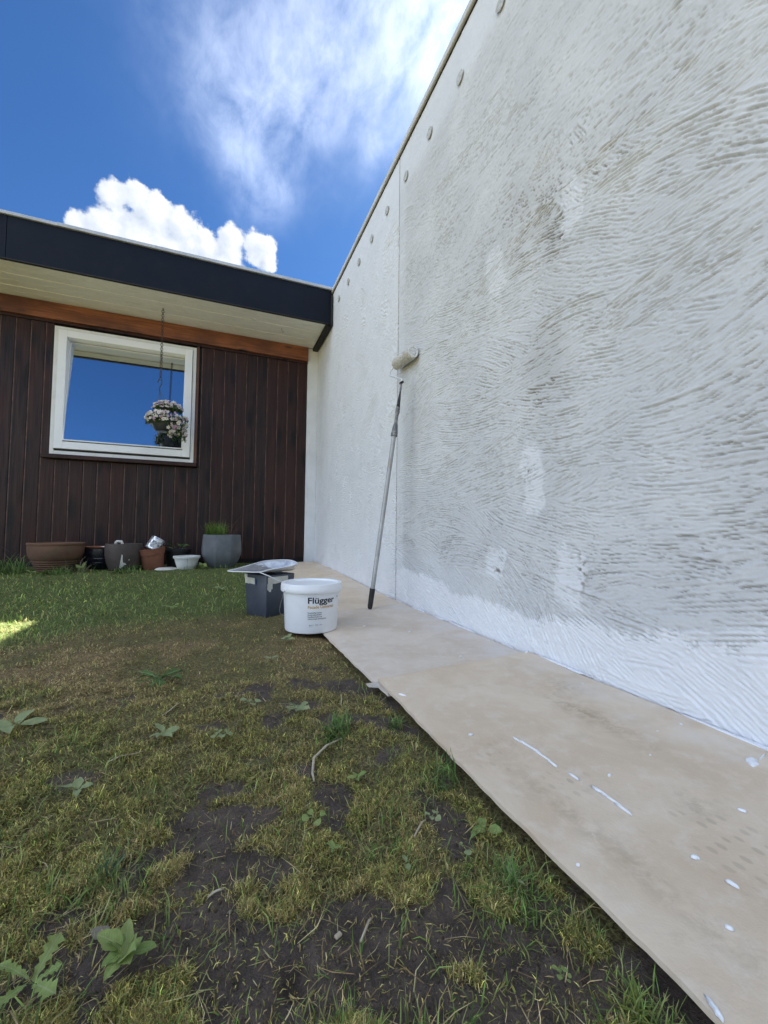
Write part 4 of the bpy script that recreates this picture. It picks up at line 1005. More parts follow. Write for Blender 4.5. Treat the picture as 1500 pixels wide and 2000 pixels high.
RE0 = Vector((1.094, 2.262, 1.586))-PB; RE1 = Vector((1.094, 2.520, 1.603))-PB; ax_ = (RE1-RE0).normalized()
# bent wire from bracket to the far end of the sleeve
gp = MB(); gp.tube([on_pole(1.395), on_pole(1.43), Vector((1.062, 2.40, 1.462))-PB, Vector((1.062, 2.555, 1.535))-PB, Vector((1.075, 2.575, 1.575))-PB, RE1+ax_*0.035, RE1, RE0], [0.0058]*8, 8); gp.build('wire_frame', M['splat_metal'], roller, smooth=True)
sv = MB(); RRS = 0.0375
ppts = [RE0+ax_*t_ for t_ in (0.0, 0.004, 0.02)]+[RE0+(RE1-RE0)*t_ for t_ in np.linspace(0.12, 0.92, 22)]+[RE1-ax_*0.008, RE1]
sv.tube(ppts, [RRS*0.92, RRS*0.985, RRS]+[RRS*(1+0.03*math.sin(i*2.1)) for i in range(22)]+[RRS*0.97, RRS*0.86], 40)
sme = sv.mesh('sleeve')
for vtx in sme.vertices:
    n_ = Vector((random.gauss(0, 1), random.gauss(0, 1), random.gauss(0, 1))); vtx.co += n_*0.0017
link('sleeve', sme, M['fleece'], roller, smooth=True)
cp = MB(); qd = ax_.to_track_quat('Z', 'Y')
def put_l(mb, prof, n, origin, quat, name, mat, par):
    t2 = MB(); t2.lathe(prof, n); t2.v = [tuple(origin+quat @ Vector(p)) for p in t2.v]; return t2.build(name, mat, par, autosmooth=35)
put_l(cp, [(0.0, -0.001), (0.008, -0.002), (0.009, -0.005), (0.013, -0.005), (0.014, -0.002), (0.026, -0.002), (0.028, -0.006), (0.033, -0.006), (0.0345, 0.003)], 32, RE0, qd, 'end_cap', M['splat_metal'], roller)
put_l(cp, [(0.030, -0.003), (0.028, 0.008), (0.014, 0.018), (0.009, 0.030), (0.0, 0.032)], 24, RE1, qd, 'end_cap', M['splat_metal'], roller)

# ------------------------------------------------------------------ flower pots along the boarding
def gz(x, y): return float(ground_z(np.array([x]), np.array([y]))[0])
M['terra_old'] = mat_simple('mossy_terracotta', (0.125, 0.062, 0.038), (0.175, 0.092, 0.055), 5, (0.75, 0.9), 0.25, 70, dirt=(0.105, 0.088, 0.045), dirt_amt=0.75)
M['terra'] = mat_simple('terracotta', (0.20, 0.075, 0.040), (0.26, 0.105, 0.058), 6, (0.7, 0.85), 0.2, 70, dirt=(0.20, 0.10, 0.06), dirt_amt=0.4)
M['glaze'] = mat_simple('black_glaze', (0.008, 0.008, 0.013), (0.012, 0.012, 0.022), 6, (0.2, 0.35), 0.05, 30)
M['brown_pot'] = mat_simple('brown_stoneware', (0.060, 0.044, 0.038), (0.085, 0.063, 0.054), 8, (0.6, 0.8), 0.2, 90, dirt=(0.04, 0.035, 0.028), dirt_amt=0.4)
M['flake'] = mat_simple('pale_flake', (0.55, 0.53, 0.47), (0.68, 0.66, 0.60), 40, (0.7, 0.85), 0.3, 90)
M['white_pot'] = mat_simple('white_ceramic', (0.66, 0.66, 0.63), (0.74, 0.74, 0.71), 9, (0.4, 0.55), 0.1, 50, dirt=(0.40, 0.38, 0.30), dirt_amt=0.4)
M['grey_pot'] = mat_simple('grey_fibrecement', (0.115, 0.125, 0.135), (0.165, 0.175, 0.185), 7, (0.6, 0.75), 0.2, 90, dirt=(0.085, 0.085, 0.08), dirt_amt=0.5)
M['tin'] = mat_simple('tin_plate', (0.62, 0.64, 0.66), (0.74, 0.76, 0.77), 18, (0.18, 0.35), 0.15, 30, metal=0.85, dirt=(0.12, 0.12, 0.12), dirt_amt=0.3)
M['earth'] = mat_simple('potting_soil', (0.022, 0.017, 0.013), (0.045, 0.034, 0.026), 40, (0.85, 0.95), 0.8, 160)

def thing_lathe(name, label, cat, loc, prof, mat, n=56, fn=None, grp='flower pots along the boarding', soil_z=None, soil_r=0.1):
    r_ = empty(name, loc, 0, label, cat, grp)
    mb = MB(); mb.lathe(prof, n, fn); mb.build('body', mat, r_, autosmooth=35)
    if soil_z is not None:
        e_ = MB(); e_.lathe([(soil_r, soil_z-0.004), (soil_r*0.6, soil_z+0.004), (0.0, soil_z+0.008)], 28, lambda a, z, i: 1+0.03*math.sin(5*a+i)); e_.build('soil', M['earth'], r_, smooth=True)
    return r_
def gbase(x, y): return float(ground_base(np.array([x]), np.array([y]))[0])-0.004
# ridged terracotta bowl
prof = [(0.0, 0.0), (0.135, 0.0), (0.140, 0.006)]
for k in range(5):
    z_ = 0.012+k*0.020; rb = 0.140+0.042*(k/5)**0.9
    prof += [(rb, z_), (rb+0.008, z_+0.005), (rb+0.008, z_+0.010), (rb+0.001, z_+0.016)]
prof += [(0.186, 0.116), (0.199, 0.135), (0.211, 0.17), (0.216, 0.21), (0.215, 0.245), (0.219, 0.250), (0.221, 0.266), (0.217, 0.271), (0.200, 0.271), (0.197, 0.262), (0.195, 0.21), (0.17, 0.15), (0.0, 0.14)]
p1 = thing_lathe('terracotta_bowl', 'wide mossy terracotta bowl with ridged foot at the left of the pots', 'flower pot', (-1.402, 4.72, gbase(-1.4, 4.72)), prof, M['terra_old'], 64)
e_ = MB(); e_.lathe([(0.195, 0.20), (0.10, 0.212), (0.0, 0.216)], 28); e_.build('soil', M['earth'], p1, smooth=True)
# low black glazed pot with a saucer lying on it
p2 = thing_lathe('glazed_pot', 'low shiny black glazed pot behind the brown pot', 'flower pot', (-1.09, 4.90, gbase(-1.09, 4.9)),
                 [(0.0, 0.0), (0.11, 0.0), (0.125, 0.02), (0.150, 0.07), (0.146, 0.075), (0.158, 0.11), (0.154, 0.116), (0.160, 0.16), (0.158, 0.205), (0.148, 0.205), (0.14, 0.10), (0.0, 0.05)], M['glaze'])
sa = empty('plant_saucer', (-1.085, 4.895, gbase(-1.09, 4.9)+0.206), 0, 'flat terracotta saucer with a white smear lying on the black pot', 'saucer')
sp_ = MB(); sp_.lathe([(0.0, 0.0), (0.135, 0.0), (0.150, 0.006), (0.158, 0.018), (0.153, 0.019), (0.140, 0.008), (0.0, 0.006)], 48); sp_.build('body', M['terra'], sa, autosmooth=35)
sp_ = MB(); sp_.lathe([(0.060, -0.0015), (0.055, 0.0008), (0.0, 0.001)], 20, lambda a, z, i: 1+0.25*math.sin(3*a)); sp_.build('paint_smear', M['paint'], sa, (0.075, -0.095, 0.0205))
# brown pot with flaked patch
p3 = thing_lathe('stoneware_pot', 'dark brown rounded pot with a pale flaked scar on its front', 'flower pot', (-0.855, 4.70, gbase(-0.86, 4.7)),
                 [(0.0, 0.0), (0.105, 0.0), (0.122, 0.012), (0.146, 0.08), (0.158, 0.15), (0.161, 0.20), (0.158, 0.245), (0.155, 0.262), (0.147, 0.262), (0.147, 0.20), (0.12, 0.10), (0.0, 0.08)], M['brown_pot'], soil_z=0.235, soil_r=0.146)
def patch_on(parent, pts2, prof_r, ang0, name, mat, off=0.0015):
    V_ = [((prof_r(z)+off)*math.cos(ang0+u), (prof_r(z)+off)*math.sin(ang0+u), z) for u, z in pts2]
    cxu = sum(p[0] for p in pts2)/len(pts2); cz = sum(p[1] for p in pts2)/len(pts2)
    V_.append(((prof_r(cz)+off+0.001)*math.cos(ang0+cxu), (prof_r(cz)+off+0.001)*math.sin(ang0+cxu), cz)); n = len(pts2)
    mb = MB(); mb.add(V_, [(i, (i+1) % n, n) for i in range(n)]); o = mb.build(name, mat, parent); md = o.modifiers.new('s', 'SOLIDIFY'); md.thickness = 0.003; return o
r3 = lambda z: np.interp(z, [0.012, 0.08, 0.15, 0.20, 0.245], [0.122, 0.146, 0.158, 0.161, 0.158])
a3 = math.atan2(-4.70, 0.855)
patch_on(p3, [(-0.25, 0.035), (-0.16, 0.03), (-0.05, 0.045), (0.06, 0.062), (0.17, 0.066), (0.08, 0.082), (-0.02, 0.085), (-0.06, 0.12), (-0.05, 0.155), (-0.11, 0.165), (-0.15, 0.12), (-0.20, 0.075)], r3, a3, 'flaked_scar', M['flake'])
patch_on(p3, [(0.27, 0.105), (0.31, 0.105), (0.32, 0.115), (0.28, 0.118)], r3, a3, 'flaked_scar', M['flake'])
sc_ = MB(); sc_.tube([(-0.03, 0, 0), (-0.028, 0.003, 0.02), (-0.02, 0, 0.032), (0.0, 0.002, 0.028), (0.018, 0, 0.030), (0.024, 0, 0.012), (0.024, 0, 0)], [0.012, 0.013, 0.010, 0.012, 0.012, 0.012, 0.014], 8)
so_ = sc_.build('plaster_shard', M['flake'], None, (-0.885, 4.64, gbase(-0.88, 4.64)+0.256), smooth=True); tag(so_, 'small white shard standing on the soil of the brown pot', 'shard')
# tilted terracotta nursery pot
p4 = thing_lathe('terracotta_pot', 'plain orange terracotta pot tilted to the right, holding a tin', 'flower pot', (-0.595, 4.72, gbase(-0.6, 4.72)+0.004),
                 [(0.0, 0.0), (0.088, 0.0), (0.092, 0.006), (0.108, 0.150), (0.117, 0.153), (0.121, 0.200), (0.124, 0.206), (0.124, 0.214), (0.112, 0.214), (0.108, 0.15), (0.08, 0.05), (0.0, 0.04)], M['terra'], soil_z=0.155, soil_r=0.106)
p4.rotation_euler = (R(4), R(-7), 0)
# tin can with cut rim and peeled label
can = empty('tin_can', (-0.622, 4.70, gbase(-0.6, 4.72)+0.192), 0, 'shiny tin can with a torn label lying tilted in the orange pot', 'can')
can.rotation_euler = (R(-18), R(30), 0)
cn = MB(); cn.lathe([(0.0, 0.004), (0.070, 0.004), (0.073, 0.0), (0.075, 0.004), (0.072, 0.012), (0.072, 0.04), (0.0735, 0.045), (0.072, 0.05), (0.072, 0.085), (0.0735, 0.09), (0.072, 0.095), (0.072, 0.118), (0.0755, 0.121), (0.0755, 0.128), (0.073, 0.130), (0.069, 0.128), (0.069, 0.02), (0.0, 0.016)], 40); cn.build('body', M['tin'], can, autosmooth=30)
M['label_white'] = mat_simple('torn_label', (0.70, 0.72, 0.73), (0.05, 0.05, 0.055), 26, (0.4, 0.6), 0.1, 60)
lb = MB(); n_ = 14
Vl = []
for i in range(n_):
    a = -2.1+1.3*i/(n_-1); Vl += [(0.0738*math.cos(a), 0.0738*math.sin(a), 0.012+0.012*random.random()), (0.0738*math.cos(a), 0.0738*math.sin(a), 0.100-0.02*random.random())]
lb.add(Vl, [(2*i, 2*i+2, 2*i+3, 2*i+1) for i in range(n_-1)]); lb.build('label', M['label_white'], can)
# black plastic pot with a plant
p5 = thing_lathe('black_pot', 'black plastic pot with a small leafy plant behind the white pot', 'flower pot', (-0.40, 4.92, gbase(-0.4, 4.92)),
                 [(0.0, 0.0), (0.095, 0.0), (0.125, 0.17), (0.134, 0.172), (0.136, 0.195), (0.130, 0.197), (0.120, 0.17), (0.0, 0.16)], M['grip'], soil_z=0.180, soil_r=0.122)
# scalloped white pot
def scal(a, z, i): return 1+(0.018*abs(math.sin(4*a)) if z > 0.02 else 0.006*abs(math.sin(4*a)))
p6 = thing_lathe('white_pot', 'small white lobed pot with a dark crack in front', 'flower pot', (-0.292, 4.66, gbase(-0.29, 4.66)+0.004),
                 [(0.0, 0.0), (0.078, 0.0), (0.084, 0.006), (0.100, 0.05), (0.112, 0.098), (0.114, 0.108), (0.124, 0.110), (0.127, 0.116), (0.127, 0.130), (0.124, 0.134), (0.114, 0.134), (0.108, 0.10), (0.0, 0.08)], M['white_pot'], 96, scal, soil_z=0.115, soil_r=0.106)
a6 = math.atan2(-4.66, 0.292)+0.04
ck = MB(); ck.tube([(r_*math.cos(a6+d_), r_*math.sin(a6+d_), z_) for r_, z_, d_ in ((0.1285, 0.128, -0.01), (0.1145, 0.104, 0.0), (0.106, 0.075, 0.012), (0.0965, 0.04, 0.0), (0.0865, 0.008, 0.006))], 0.0016, 5); ck.build('crack', M['gasket'], p6)
# faceted grey pot with sedge grass
def oct_(a, z, i):
    k = PI/4; t_ = (a+0.3) % k-k/2; return math.cos(k/2)/math.cos(t_)*1.02
p7 = thing_lathe('faceted_pot', 'big grey eight-sided pot with thin green grass beside the boards', 'flower pot', (0.037, 4.77, gbase(0.04, 4.77)),
                 [(0.0, 0.0), (0.120, 0.0), (0.138, 0.012), (0.178, 0.075), (0.203, 0.14), (0.207, 0.19), (0.202, 0.27), (0.195, 0.348), (0.190, 0.352), (0.180, 0.352), (0.178, 0.30), (0.15, 0.15), (0.0, 0.10)], M['grey_pot'], 96, oct_, soil_z=0.315, soil_r=0.172)
N = 420; rr = np.sqrt(rng.random(N))*0.10; aa = rng.uniform(0, 2*PI, N)
P = np.stack([-0.06+rr*np.cos(aa), rr*np.sin(aa), np.full(N, 0.315)], 1)
V, Q, T, C = blades(P, rng.uniform(0.09, 0.22, N), np.full(N, 0.0035), aa+rng.normal(0, 0.8, N), rng.uniform(0.05, 0.5, N), rng.uniform(0.1, 0.7, N), pal([(0.10, 0.22, 0.03), (0.14, 0.27, 0.04), (0.07, 0.15, 0.02), (0.25, 0.25, 0.08)], N, 0.2))
me = np_mesh('sedge', V, Q, T); cattr(me, 'Col', C); o = link('sedge', me, M['blade'], p7); o['kind'] = 'stuff'
N = 26; P = np.stack([rng.uniform(0.0, 0.12, N), rng.uniform(-0.08, 0.08, N), np.full(N, 0.315)], 1)
V, Q, T, C = blades(P, rng.uniform(0.15, 0.34, N), np.full(N, 0.0025), rng.uniform(0.6, 2.4, N), rng.uniform(0.3, 0.9, N), rng.uniform(0.3, 1.1, N), pal([(0.22, 0.13, 0.09), (0.30, 0.20, 0.13), (0.16, 0.09, 0.07)], N, 0.2))
me = np_mesh('dry_stalk', V, Q, T); cattr(me, 'Col', C); o = link('dry_stalk', me, M['straw'], p7); o['kind'] = 'stuff'
# flat stone by the pots
stn = MB(); stn.lathe([(0.0, -0.01), (0.085, -0.008), (0.10, 0.004), (0.085, 0.014), (0.0, 0.018)], 22, lambda a, z, i: 1+0.22*math.sin(2*a+0.6)+0.1*math.sin(5*a+i))
so_ = stn.build('flat_stone', M['flake'], None, (-0.47, 4.60, gz(-0.47, 4.6)+0.006), (0.05, 0.03, 0.4), autosmooth=40); tag(so_, 'flat pale stone lying between orange and white pots', 'stone')

# ------------------------------------------------------------------ broad-leaved weeds
def mat_leaf(name, c1, c2, c3):
    m, b, p = new_mat(name); v, r = objco(b)
    n = b.noise(v, 45, 4, 0.6); n2 = b.noise(v, 9, 5, 0.65)
    raw = b.node('ShaderNodeTexCoord').outputs['Object']; sx = b.node('ShaderNodeSeparateXYZ'); b.put(sx.inputs[0], raw)
    rib = b.step(b.math('ABSOLUTE', sx.outputs[0]), 0.03, 0.008)
    vein = b.math('SINE', b.math('MULTIPLY', b.math('ADD', sx.outputs[1], b.math('MULTIPLY', b.math('ABSOLUTE', sx.outputs[0]), -0.9)), 62.0))
    n = b.noise(v, 4, 4, 0.6)
    c = b.mix(b.step(n, 0.35, 0.65), c1, c2); c = b.mix(b.math('MULTIPLY', r, 0.45), c, c3)
    c = b.mix(b.math('MULTIPLY', b.step(b.noise(v, 7, 5, 0.7), 0.55, 0.75), 0.6), c, (0.27, 0.22, 0.09))
    c = b.mix(b.math('MULTIPLY', rib, 0.5), c, (0.36, 0.40, 0.22))
    n2 = b.math('ADD', n2, b.math('MULTIPLY', vein, 0.12))
    setp(b, p, base=c, rough=0.65, spec=0.15, normal=bump(b, n2, 0.5, 0.0012))
    t_ = b.node('ShaderNodeBsdfTranslucent'); b.put(t_.inputs[0], c); mx = b.node('ShaderNodeMixShader'); mx.inputs[0].default_value = 0.25
    b.l.new(p.outputs[0], mx.inputs[1]); b.l.new(t_.outputs[0], mx.inputs[2]); b.l.new(mx.outputs[0], b.n['Material Output'].inputs[0]); return m
M['leaf'] = mat_leaf('weed_leaf', (0.19, 0.28, 0.08), (0.27, 0.37, 0.115), (0.38, 0.39, 0.15))
M['leaf_grey'] = mat_leaf('grey_green_leaf', (0.26, 0.32, 0.155), (0.34, 0.40, 0.20), (0.39, 0.41, 0.20))
M['leaf_dark'] = mat_leaf('dark_leaf', (0.08, 0.15, 0.045), (0.13, 0.21, 0.07), (0.10, 0.16, 0.05))
def leaf_mesh(kind, L=1.0):
    n = 11; V = []; F = []
    for i in range(n):
        t_ = i/(n-1)
        if kind == 'oval': w = 0.30*math.sin(PI*min(1, t_**0.85))**0.8*(1+0.08*math.sin(17*t_))+0.018
        elif kind == 'lobed': w = (0.045+0.17*t_**0.8)*(1-max(0, (t_-0.82)/0.18)**2)*(0.55 if i % 2 else 1.15)+0.01
        elif kind == 'round': w = 0.03 if t_ < 0.4 else 0.36*math.sqrt(max(0, 1-((t_-0.72)/0.30)**2))+0.01
        else: w = 0.10*math.sin(PI*t_**0.8)+0.012
        z = 0.34*t_-0.36*t_*t_
        V += [(-w, t_, z+0.16*w+0.03*math.sin(9*t_+1)), (0, t_-0.012, z-0.02), (w, t_, z+0.16*w+0.03*math.sin(8*t_))]
    for i in range(n-1):
        a = 3*i; F += [(a, a+1, a+4, a+3), (a+1, a+2, a+5, a+4)]
    me = bpy.data.meshes.new('leaf_'+kind); me.from_pydata(V, [], F); me.polygons.foreach_set('use_smooth', [True]*len(F)); return me
LM = {}
def leaf_inst(kind, mat):
    k = (kind, mat)
    if k not in LM: me = leaf_mesh(kind); me.materials.append(M[mat]); LM[k] = me
    return LM[k]
def weed(name, label, x, y, kind, mat, nl, L, tilt=0.25, spread=2*PI, a0=0.0, cat='weed', group='broad-leaved weeds in the bare lawn', z=None):
    r_ = empty(name, (x, y, gz(x, y)+0.002 if z is None else z), 0, label, cat, group)
    for i in range(nl):
        a = a0+spread*i/max(1, nl)+random.uniform(-.25, .25); s_ = L*random.uniform(0.4, 0.8)
        o = link('leaf', leaf_inst(kind, mat), None, r_, (0.08*L*math.sin(a), 0.08*L*math.cos(a), 0.009+0.0014*i))
        o.rotation_euler = Euler((random.uniform(-0.1, 1)*tilt, random.uniform(-.4, .4), -a), 'XYZ'); o.scale = (s_*random.uniform(0.75, 1.15), s_, s_*random.uniform(0.5, 1.6))
    return r_
WEEDS = [
    ('plantain', 'leafy rosette of broad green leaves at the bottom left corner', -0.083, 0.535, 'oval', 'leaf', 11, 0.044, 0.9),
    ('dandelion', 'jagged dandelion leaves at the very left bottom edge', -0.168, 0.548, 'lobed', 'leaf', 5, 0.052, 0.35),
    ('dandelion', 'low jagged rosette left of the grass tuft near the middle', 0.199, 1.075, 'lobed', 'leaf_grey', 12, 0.055, 0.35),
    ('plantain', 'pale oval-leaved rosette in the left middle of the lawn', -0.104, 1.07, 'oval', 'leaf_grey', 7, 0.050, 0.3),
    ('plantain', 'small flat rosette of rounded leaves right of the pale rosette', 0.017, 1.02, 'round', 'leaf_grey', 8, 0.034, 0.15),
    ('dandelion', 'wide sprawling jagged plant in the brown moss left of the bucket', -0.165, 1.475, 'lobed', 'leaf_dark', 9, 0.11, 0.15),
    ('dock', 'grey-green leaves at the left edge of the lawn', -0.43, 1.24, 'oval', 'leaf_grey', 4, 0.085, 0.2),
    ('dock', 'two-leaved seedling on the moss at far left', -0.222, 0.905, 'oval', 'leaf_grey', 4, 0.045, 0.3),
    ('dock', 'bright green dock leaves against the near board edge', 0.425, 0.585, 'oval', 'leaf', 3, 0.046, 0.5),
    ('clover', 'small clover with round leaves in the mud near the board', 0.362, 0.358, 'round', 'leaf', 6, 0.017, 0.3),
    ('dock', 'single leaf pair below the dock leaves', 0.400, 0.480, 'oval', 'leaf_grey', 2, 0.026, 0.2),
    ('clover', 'little three-leaved sprout in the centre of the lawn', 0.161, 0.690, 'round', 'leaf', 4, 0.026, 0.3),
    ('clover', 'pale sprout between two grass tufts by the board', 0.345, 0.625, 'round', 'leaf_grey', 5, 0.021, 0.3),
    ('plantain', 'tiny upright sprout in moss below the centre', 0.171, 0.612, 'oval', 'leaf', 5, 0.022, 0.9),
    ('clover', 'single round leaf on mud left of the dock leaves', 0.360, 0.552, 'round', 'leaf_grey', 2, 0.02, 0.1),
    ('dock', 'small curled pale leaf lying below the centre', 0.265, 0.552, 'oval', 'leaf_grey', 2, 0.024, 0.1),
    ('clover', 'small leaf cluster right of the brown moss', 0.094, 1.175, 'round', 'leaf_grey', 6, 0.034, 0.2),
    ('plantain', 'green leaf pair amid the grass right of centre', 0.262, 0.775, 'oval', 'leaf', 4, 0.032, 0.5),
    ('sow_thistle', 'grey-green weed standing at the foot of the paint bucket', 0.283, 1.80, 'oval', 'leaf_grey', 6, 0.050, 1.2),
    ('dock', 'small weed left of the bucket on mossy ground', 0.19, 1.56, 'oval', 'leaf_grey', 4, 0.04, 0.3),
    ('dock', 'low leaves between the bucket and the pots', 0.03, 3.3, 'oval', 'leaf_grey', 6, 0.07, 0.3),
    ('dandelion', 'leaves in the green grass left of the grey bin', -0.25, 2.75, 'lobed', 'leaf', 7, 0.08, 0.4),
    ('dock', 'upright leaves growing between bowl and black pot', -1.17, 4.60, 'oval', 'leaf', 6, 0.12, 1.2),
    ('dock', 'leafy sprout right of the white pot', -0.135, 4.56, 'oval', 'leaf', 8, 0.09, 1.0),
    ('clover', 'round leaves at the foot of the ridged bowl', -1.50, 4.50, 'round', 'leaf', 8, 0.06, 0.6),
]
for wd in WEEDS: weed(*wd)
# plant in the black pot
for k in range(13):
    a = k*2.4; s_ = random.uniform(0.045, 0.075)
    o = link('leaf', leaf_inst('round', 'leaf_dark'), None, p5, (0.05*math.sin(a), 0.05*math.cos(a), 0.185+0.05*random.random()))
    o.rotation_euler = (random.uniform(0.1, 0.7), random.uniform(-.3, .3), -a); o.scale = (s_, s_, s_)
# distinct grass tufts
def tuft(label, x, y, n, L, spread, cols, wd=0.0022):
    a = rng.uniform(0, 2*PI, n); r_ = np.sqrt(rng.random(n))*spread
    P = np.stack([r_*np.cos(a), r_*np.sin(a), np.zeros(n)], 1); ln = rng.uniform(0.25, 1.35, n)
    V, Q, T, C = blades(P, rng.uniform(0.4, 1.0, n)*L, np.full(n, wd), a+rng.normal(0, 0.6, n), ln, rng.uniform(0.2, 0.9, n), pal(cols, n, 0.2), rng.normal(0, 0.15, n))
    me = np_mesh('grass_tuft', V, Q, T); cattr(me, 'Col', C)
    return tag(link('grass_tuft', me, M['blade'], None, (x, y, gz(x, y)-0.002)), label, 'grass tuft', 'grass tufts in the bare lawn')
GC = [(0.13, 0.235, 0.055), (0.10, 0.18, 0.04), (0.19, 0.27, 0.09)]
tuft('thick green grass tuft in the middle of the bare lawn', 0.272, 0.965, 120, 0.075, 0.035, GC, 0.0026)
tuft('long-bladed tuft spreading beside the near board edge', 0.382, 0.470, 46, 0.085, 0.014, GC, 0.0022)
tuft('grass tuft hugging the board edge beyond the big tuft', 0.425, 0.975, 60, 0.05, 0.025, GC)
tuft('dark tuft by the board halfway down', 0.425, 0.735, 90, 0.055, 0.045, GC)
tuft('bluish grass tuft in moss at the left', -0.14, 0.69, 40, 0.05, 0.02, [(0.13, 0.20, 0.10), (0.10, 0.16, 0.08)])
tuft('yellow-green tuft near the bottom edge by the board', 0.405, 0.305, 40, 0.05, 0.014, [(0.22, 0.26, 0.05), (0.13, 0.20, 0.05)])
tuft('grass tuft at the bottom centre edge', 0.235, 0.350, 22, 0.04, 0.012, GC, 0.0016)
tuft('tall grass clump left of the ridged bowl', -1.72, 4.62, 150, 0.26, 0.12, GC, 0.006)
tuft('grass clump in front of the ridged bowl', -1.33, 4.46, 120, 0.13, 0.10, GC, 0.005)
tuft('grass in front of the brown pot', -0.80, 4.48, 110, 0.12, 0.10, GC, 0.005)
tuft('straw-coloured stalks beside the ridged bowl', -1.18, 4.50, 16, 0.24, 0.05, [(0.33, 0.30, 0.20), (0.26, 0.22, 0.15)], 0.004)
tuft('tall dry stalks at the far left by the boarding', -1.66, 4.72, 9, 0.42, 0.06, [(0.22, 0.21, 0.14), (0.17, 0.16, 0.11)], 0.006)
# a thick dead stem curling over the moss and a few stalks
dsx = [(0.275, 0.925), (0.235, 0.905), (0.198, 0.868), (0.186, 0.825), (0.183, 0.795)]
ds = MB(); ds.tube([(x, y, gz(x, y)+0.010+0.004*math.sin(i*1.4)) for i, (x, y) in enumerate(dsx)], [0.0016, 0.0024, 0.0028, 0.0026, 0.0018], 7)
M['stem'] = mat_simple('bleached_stem', (0.42, 0.35, 0.24), (0.52, 0.46, 0.34), 60, (0.7, 0.85), 0.3, 90)
tag(ds.build('curled_twig', M['stem'], smooth=True), 'thick bleached stem curling out of the middle grass tuft', 'stem')
for i, (x, y, a, L_, lb_) in enumerate(((0.33, 1.12, 0.3, 0.06, 'short dead stalk near the torn board corner'), (-0.20, 1.02, 1.2, 0.07, 'thin dead stalk in the left moss'), (0.30, 0.60, 0.9, 0.045, 'pale stub of straw by the board tuft'), (-0.12, 1.2, 0.6, 0.08, 'long dead stalk across the left middle'), (0.17, 0.48, 0.8, 0.035, 'pale twig on the mud at bottom centre'), (0.0, 0.60, 1.4, 0.02, 'short white twig end beside the footprint'))):
    d_ = MB(); d_.tube([(x+math.sin(a)*L_*t_, y+math.cos(a)*L_*t_, gz(x+math.sin(a)*L_*t_, y+math.cos(a)*L_*t_)+0.005+0.004*math.sin(3*t_)) for t_ in (0, 0.33, 0.66, 1)], [0.0014, 0.0016, 0.0015, 0.001], 6)
    tag(d_.build('dead_stalk', M['stem'], smooth=True), lb_, 'stalk', 'dead stalks on the ground')
# crumpled grey leaf and wood chip
M['dead'] = mat_simple('dead_leaf_skin', (0.17, 0.15, 0.11), (0.28, 0.25, 0.19), 60, (0.8, 0.9), 0.4, 120)
gl_ = leaf_mesh('oval'); o = link('dead_leaf', gl_, M['dead'], None, (-0.105, 0.578, gz(-0.105, 0.578)+0.004), (0.15, 0.1, 1.0)); o.scale = (0.028, 0.026, 0.014); tag(o, 'grey dead leaf beside the footprint in the mud', 'leaf')
ch = MB(); ch.box(-0.005, 0.005, -0.003, 0.003, 0, 0.003); o = ch.build('wood_chip', M['stem'], None, (0.147, 0.497, gz(0.147, 0.497)+0.001), (0.2, 0.1, 0.5), bevel=0.0015); tag(o, 'pale yellow wood chip on the mud near the bottom', 'wood chip')

# ------------------------------------------------------------------ hanging basket
M['iron'] = mat_simple('rusty_chain', (0.055, 0.035, 0.025), (0.11, 0.075, 0.05), 60, (0.5, 0.7), 0.3, 120, metal=0.4)
M['basket'] = mat_simple('basket_plastic', (0.030, 0.036, 0.038), (0.045, 0.052, 0.054), 10, (0.35, 0.5), 0.1, 60)
HB_ = Vector((-0.603, 4.80, 0))
bk = empty('hanging_basket', (HB_.x, HB_.y, 1.38), 0, 'hanging basket of pale pink flowers on a chain before the window', 'hanging basket')
ZL = lambda z: z-1.38
ch = MB(); zc = 2.770; k = 0; lk = 0.026
while zc > 2.02:
    pts_ = []
    for j in range(13):
        a = 2*PI*j/12; ww, hh = 0.0115*math.sin(a), 0.5*lk*1.15*math.cos(a)
        pts_.append((ww if k % 2 else ww*0.25, ww*0.25 if k % 2 else ww, ZL(zc)+hh))
    ch.tube(pts_, 0.0029, 5, False); zc -= lk*0.86; k += 1
ch.build('chain', M['iron'], bk)['kind'] = 'stuff'
hk = MB(); hk.tube([(0, 0, ZL(2.80)), (0, 0, ZL(2.785)), (0.008, 0, ZL(2.775)), (0.0, 0, ZL(2.762)), (-0.006, 0, ZL(2.770))], 0.0025, 6); hk.build('ceiling_hook', M['iron'], bk, smooth=True)
hk = MB(); hk.tube([(-0.024, 0, ZL(1.985)), (-0.022, 0, ZL(2.010)), (-0.006, 0, ZL(2.022)), (0.012, 0, ZL(2.005)), (0.012, 0, ZL(1.975)), (-0.004, 0, ZL(1.945)), (-0.008, 0, ZL(1.915)), (-0.004, 0, ZL(1.895))], [0.004, 0.0055, 0.0055, 0.0055, 0.0055, 0.005, 0.0055, 0.006], 8); hk.build('hook', M['basket'], bk, smooth=True)
cx_, cy_ = 0.055, 0.0
for k in range(3):
    a = 0.5+k*2*PI/3; w_ = MB(); w_.tube([(-0.004, 0, ZL(1.897)), (0.5*(cx_+0.115*math.cos(a)), 0.5*0.115*math.sin(a), ZL(1.76)), (cx_+0.125*math.cos(a), 0.125*math.sin(a), ZL(1.61))], 0.0022, 5); w_.build('hanger_wire', M['basket'], bk)
pt_ = MB(); pt_.lathe([(0.0, 0.0), (0.075, 0.0), (0.085, 0.006), (0.112, 0.055), (0.128, 0.105), (0.130, 0.112), (0.137, 0.114), (0.138, 0.140), (0.133, 0.142), (0.124, 0.11), (0.0, 0.09)], 40, None, cx_-0.01, cy_)
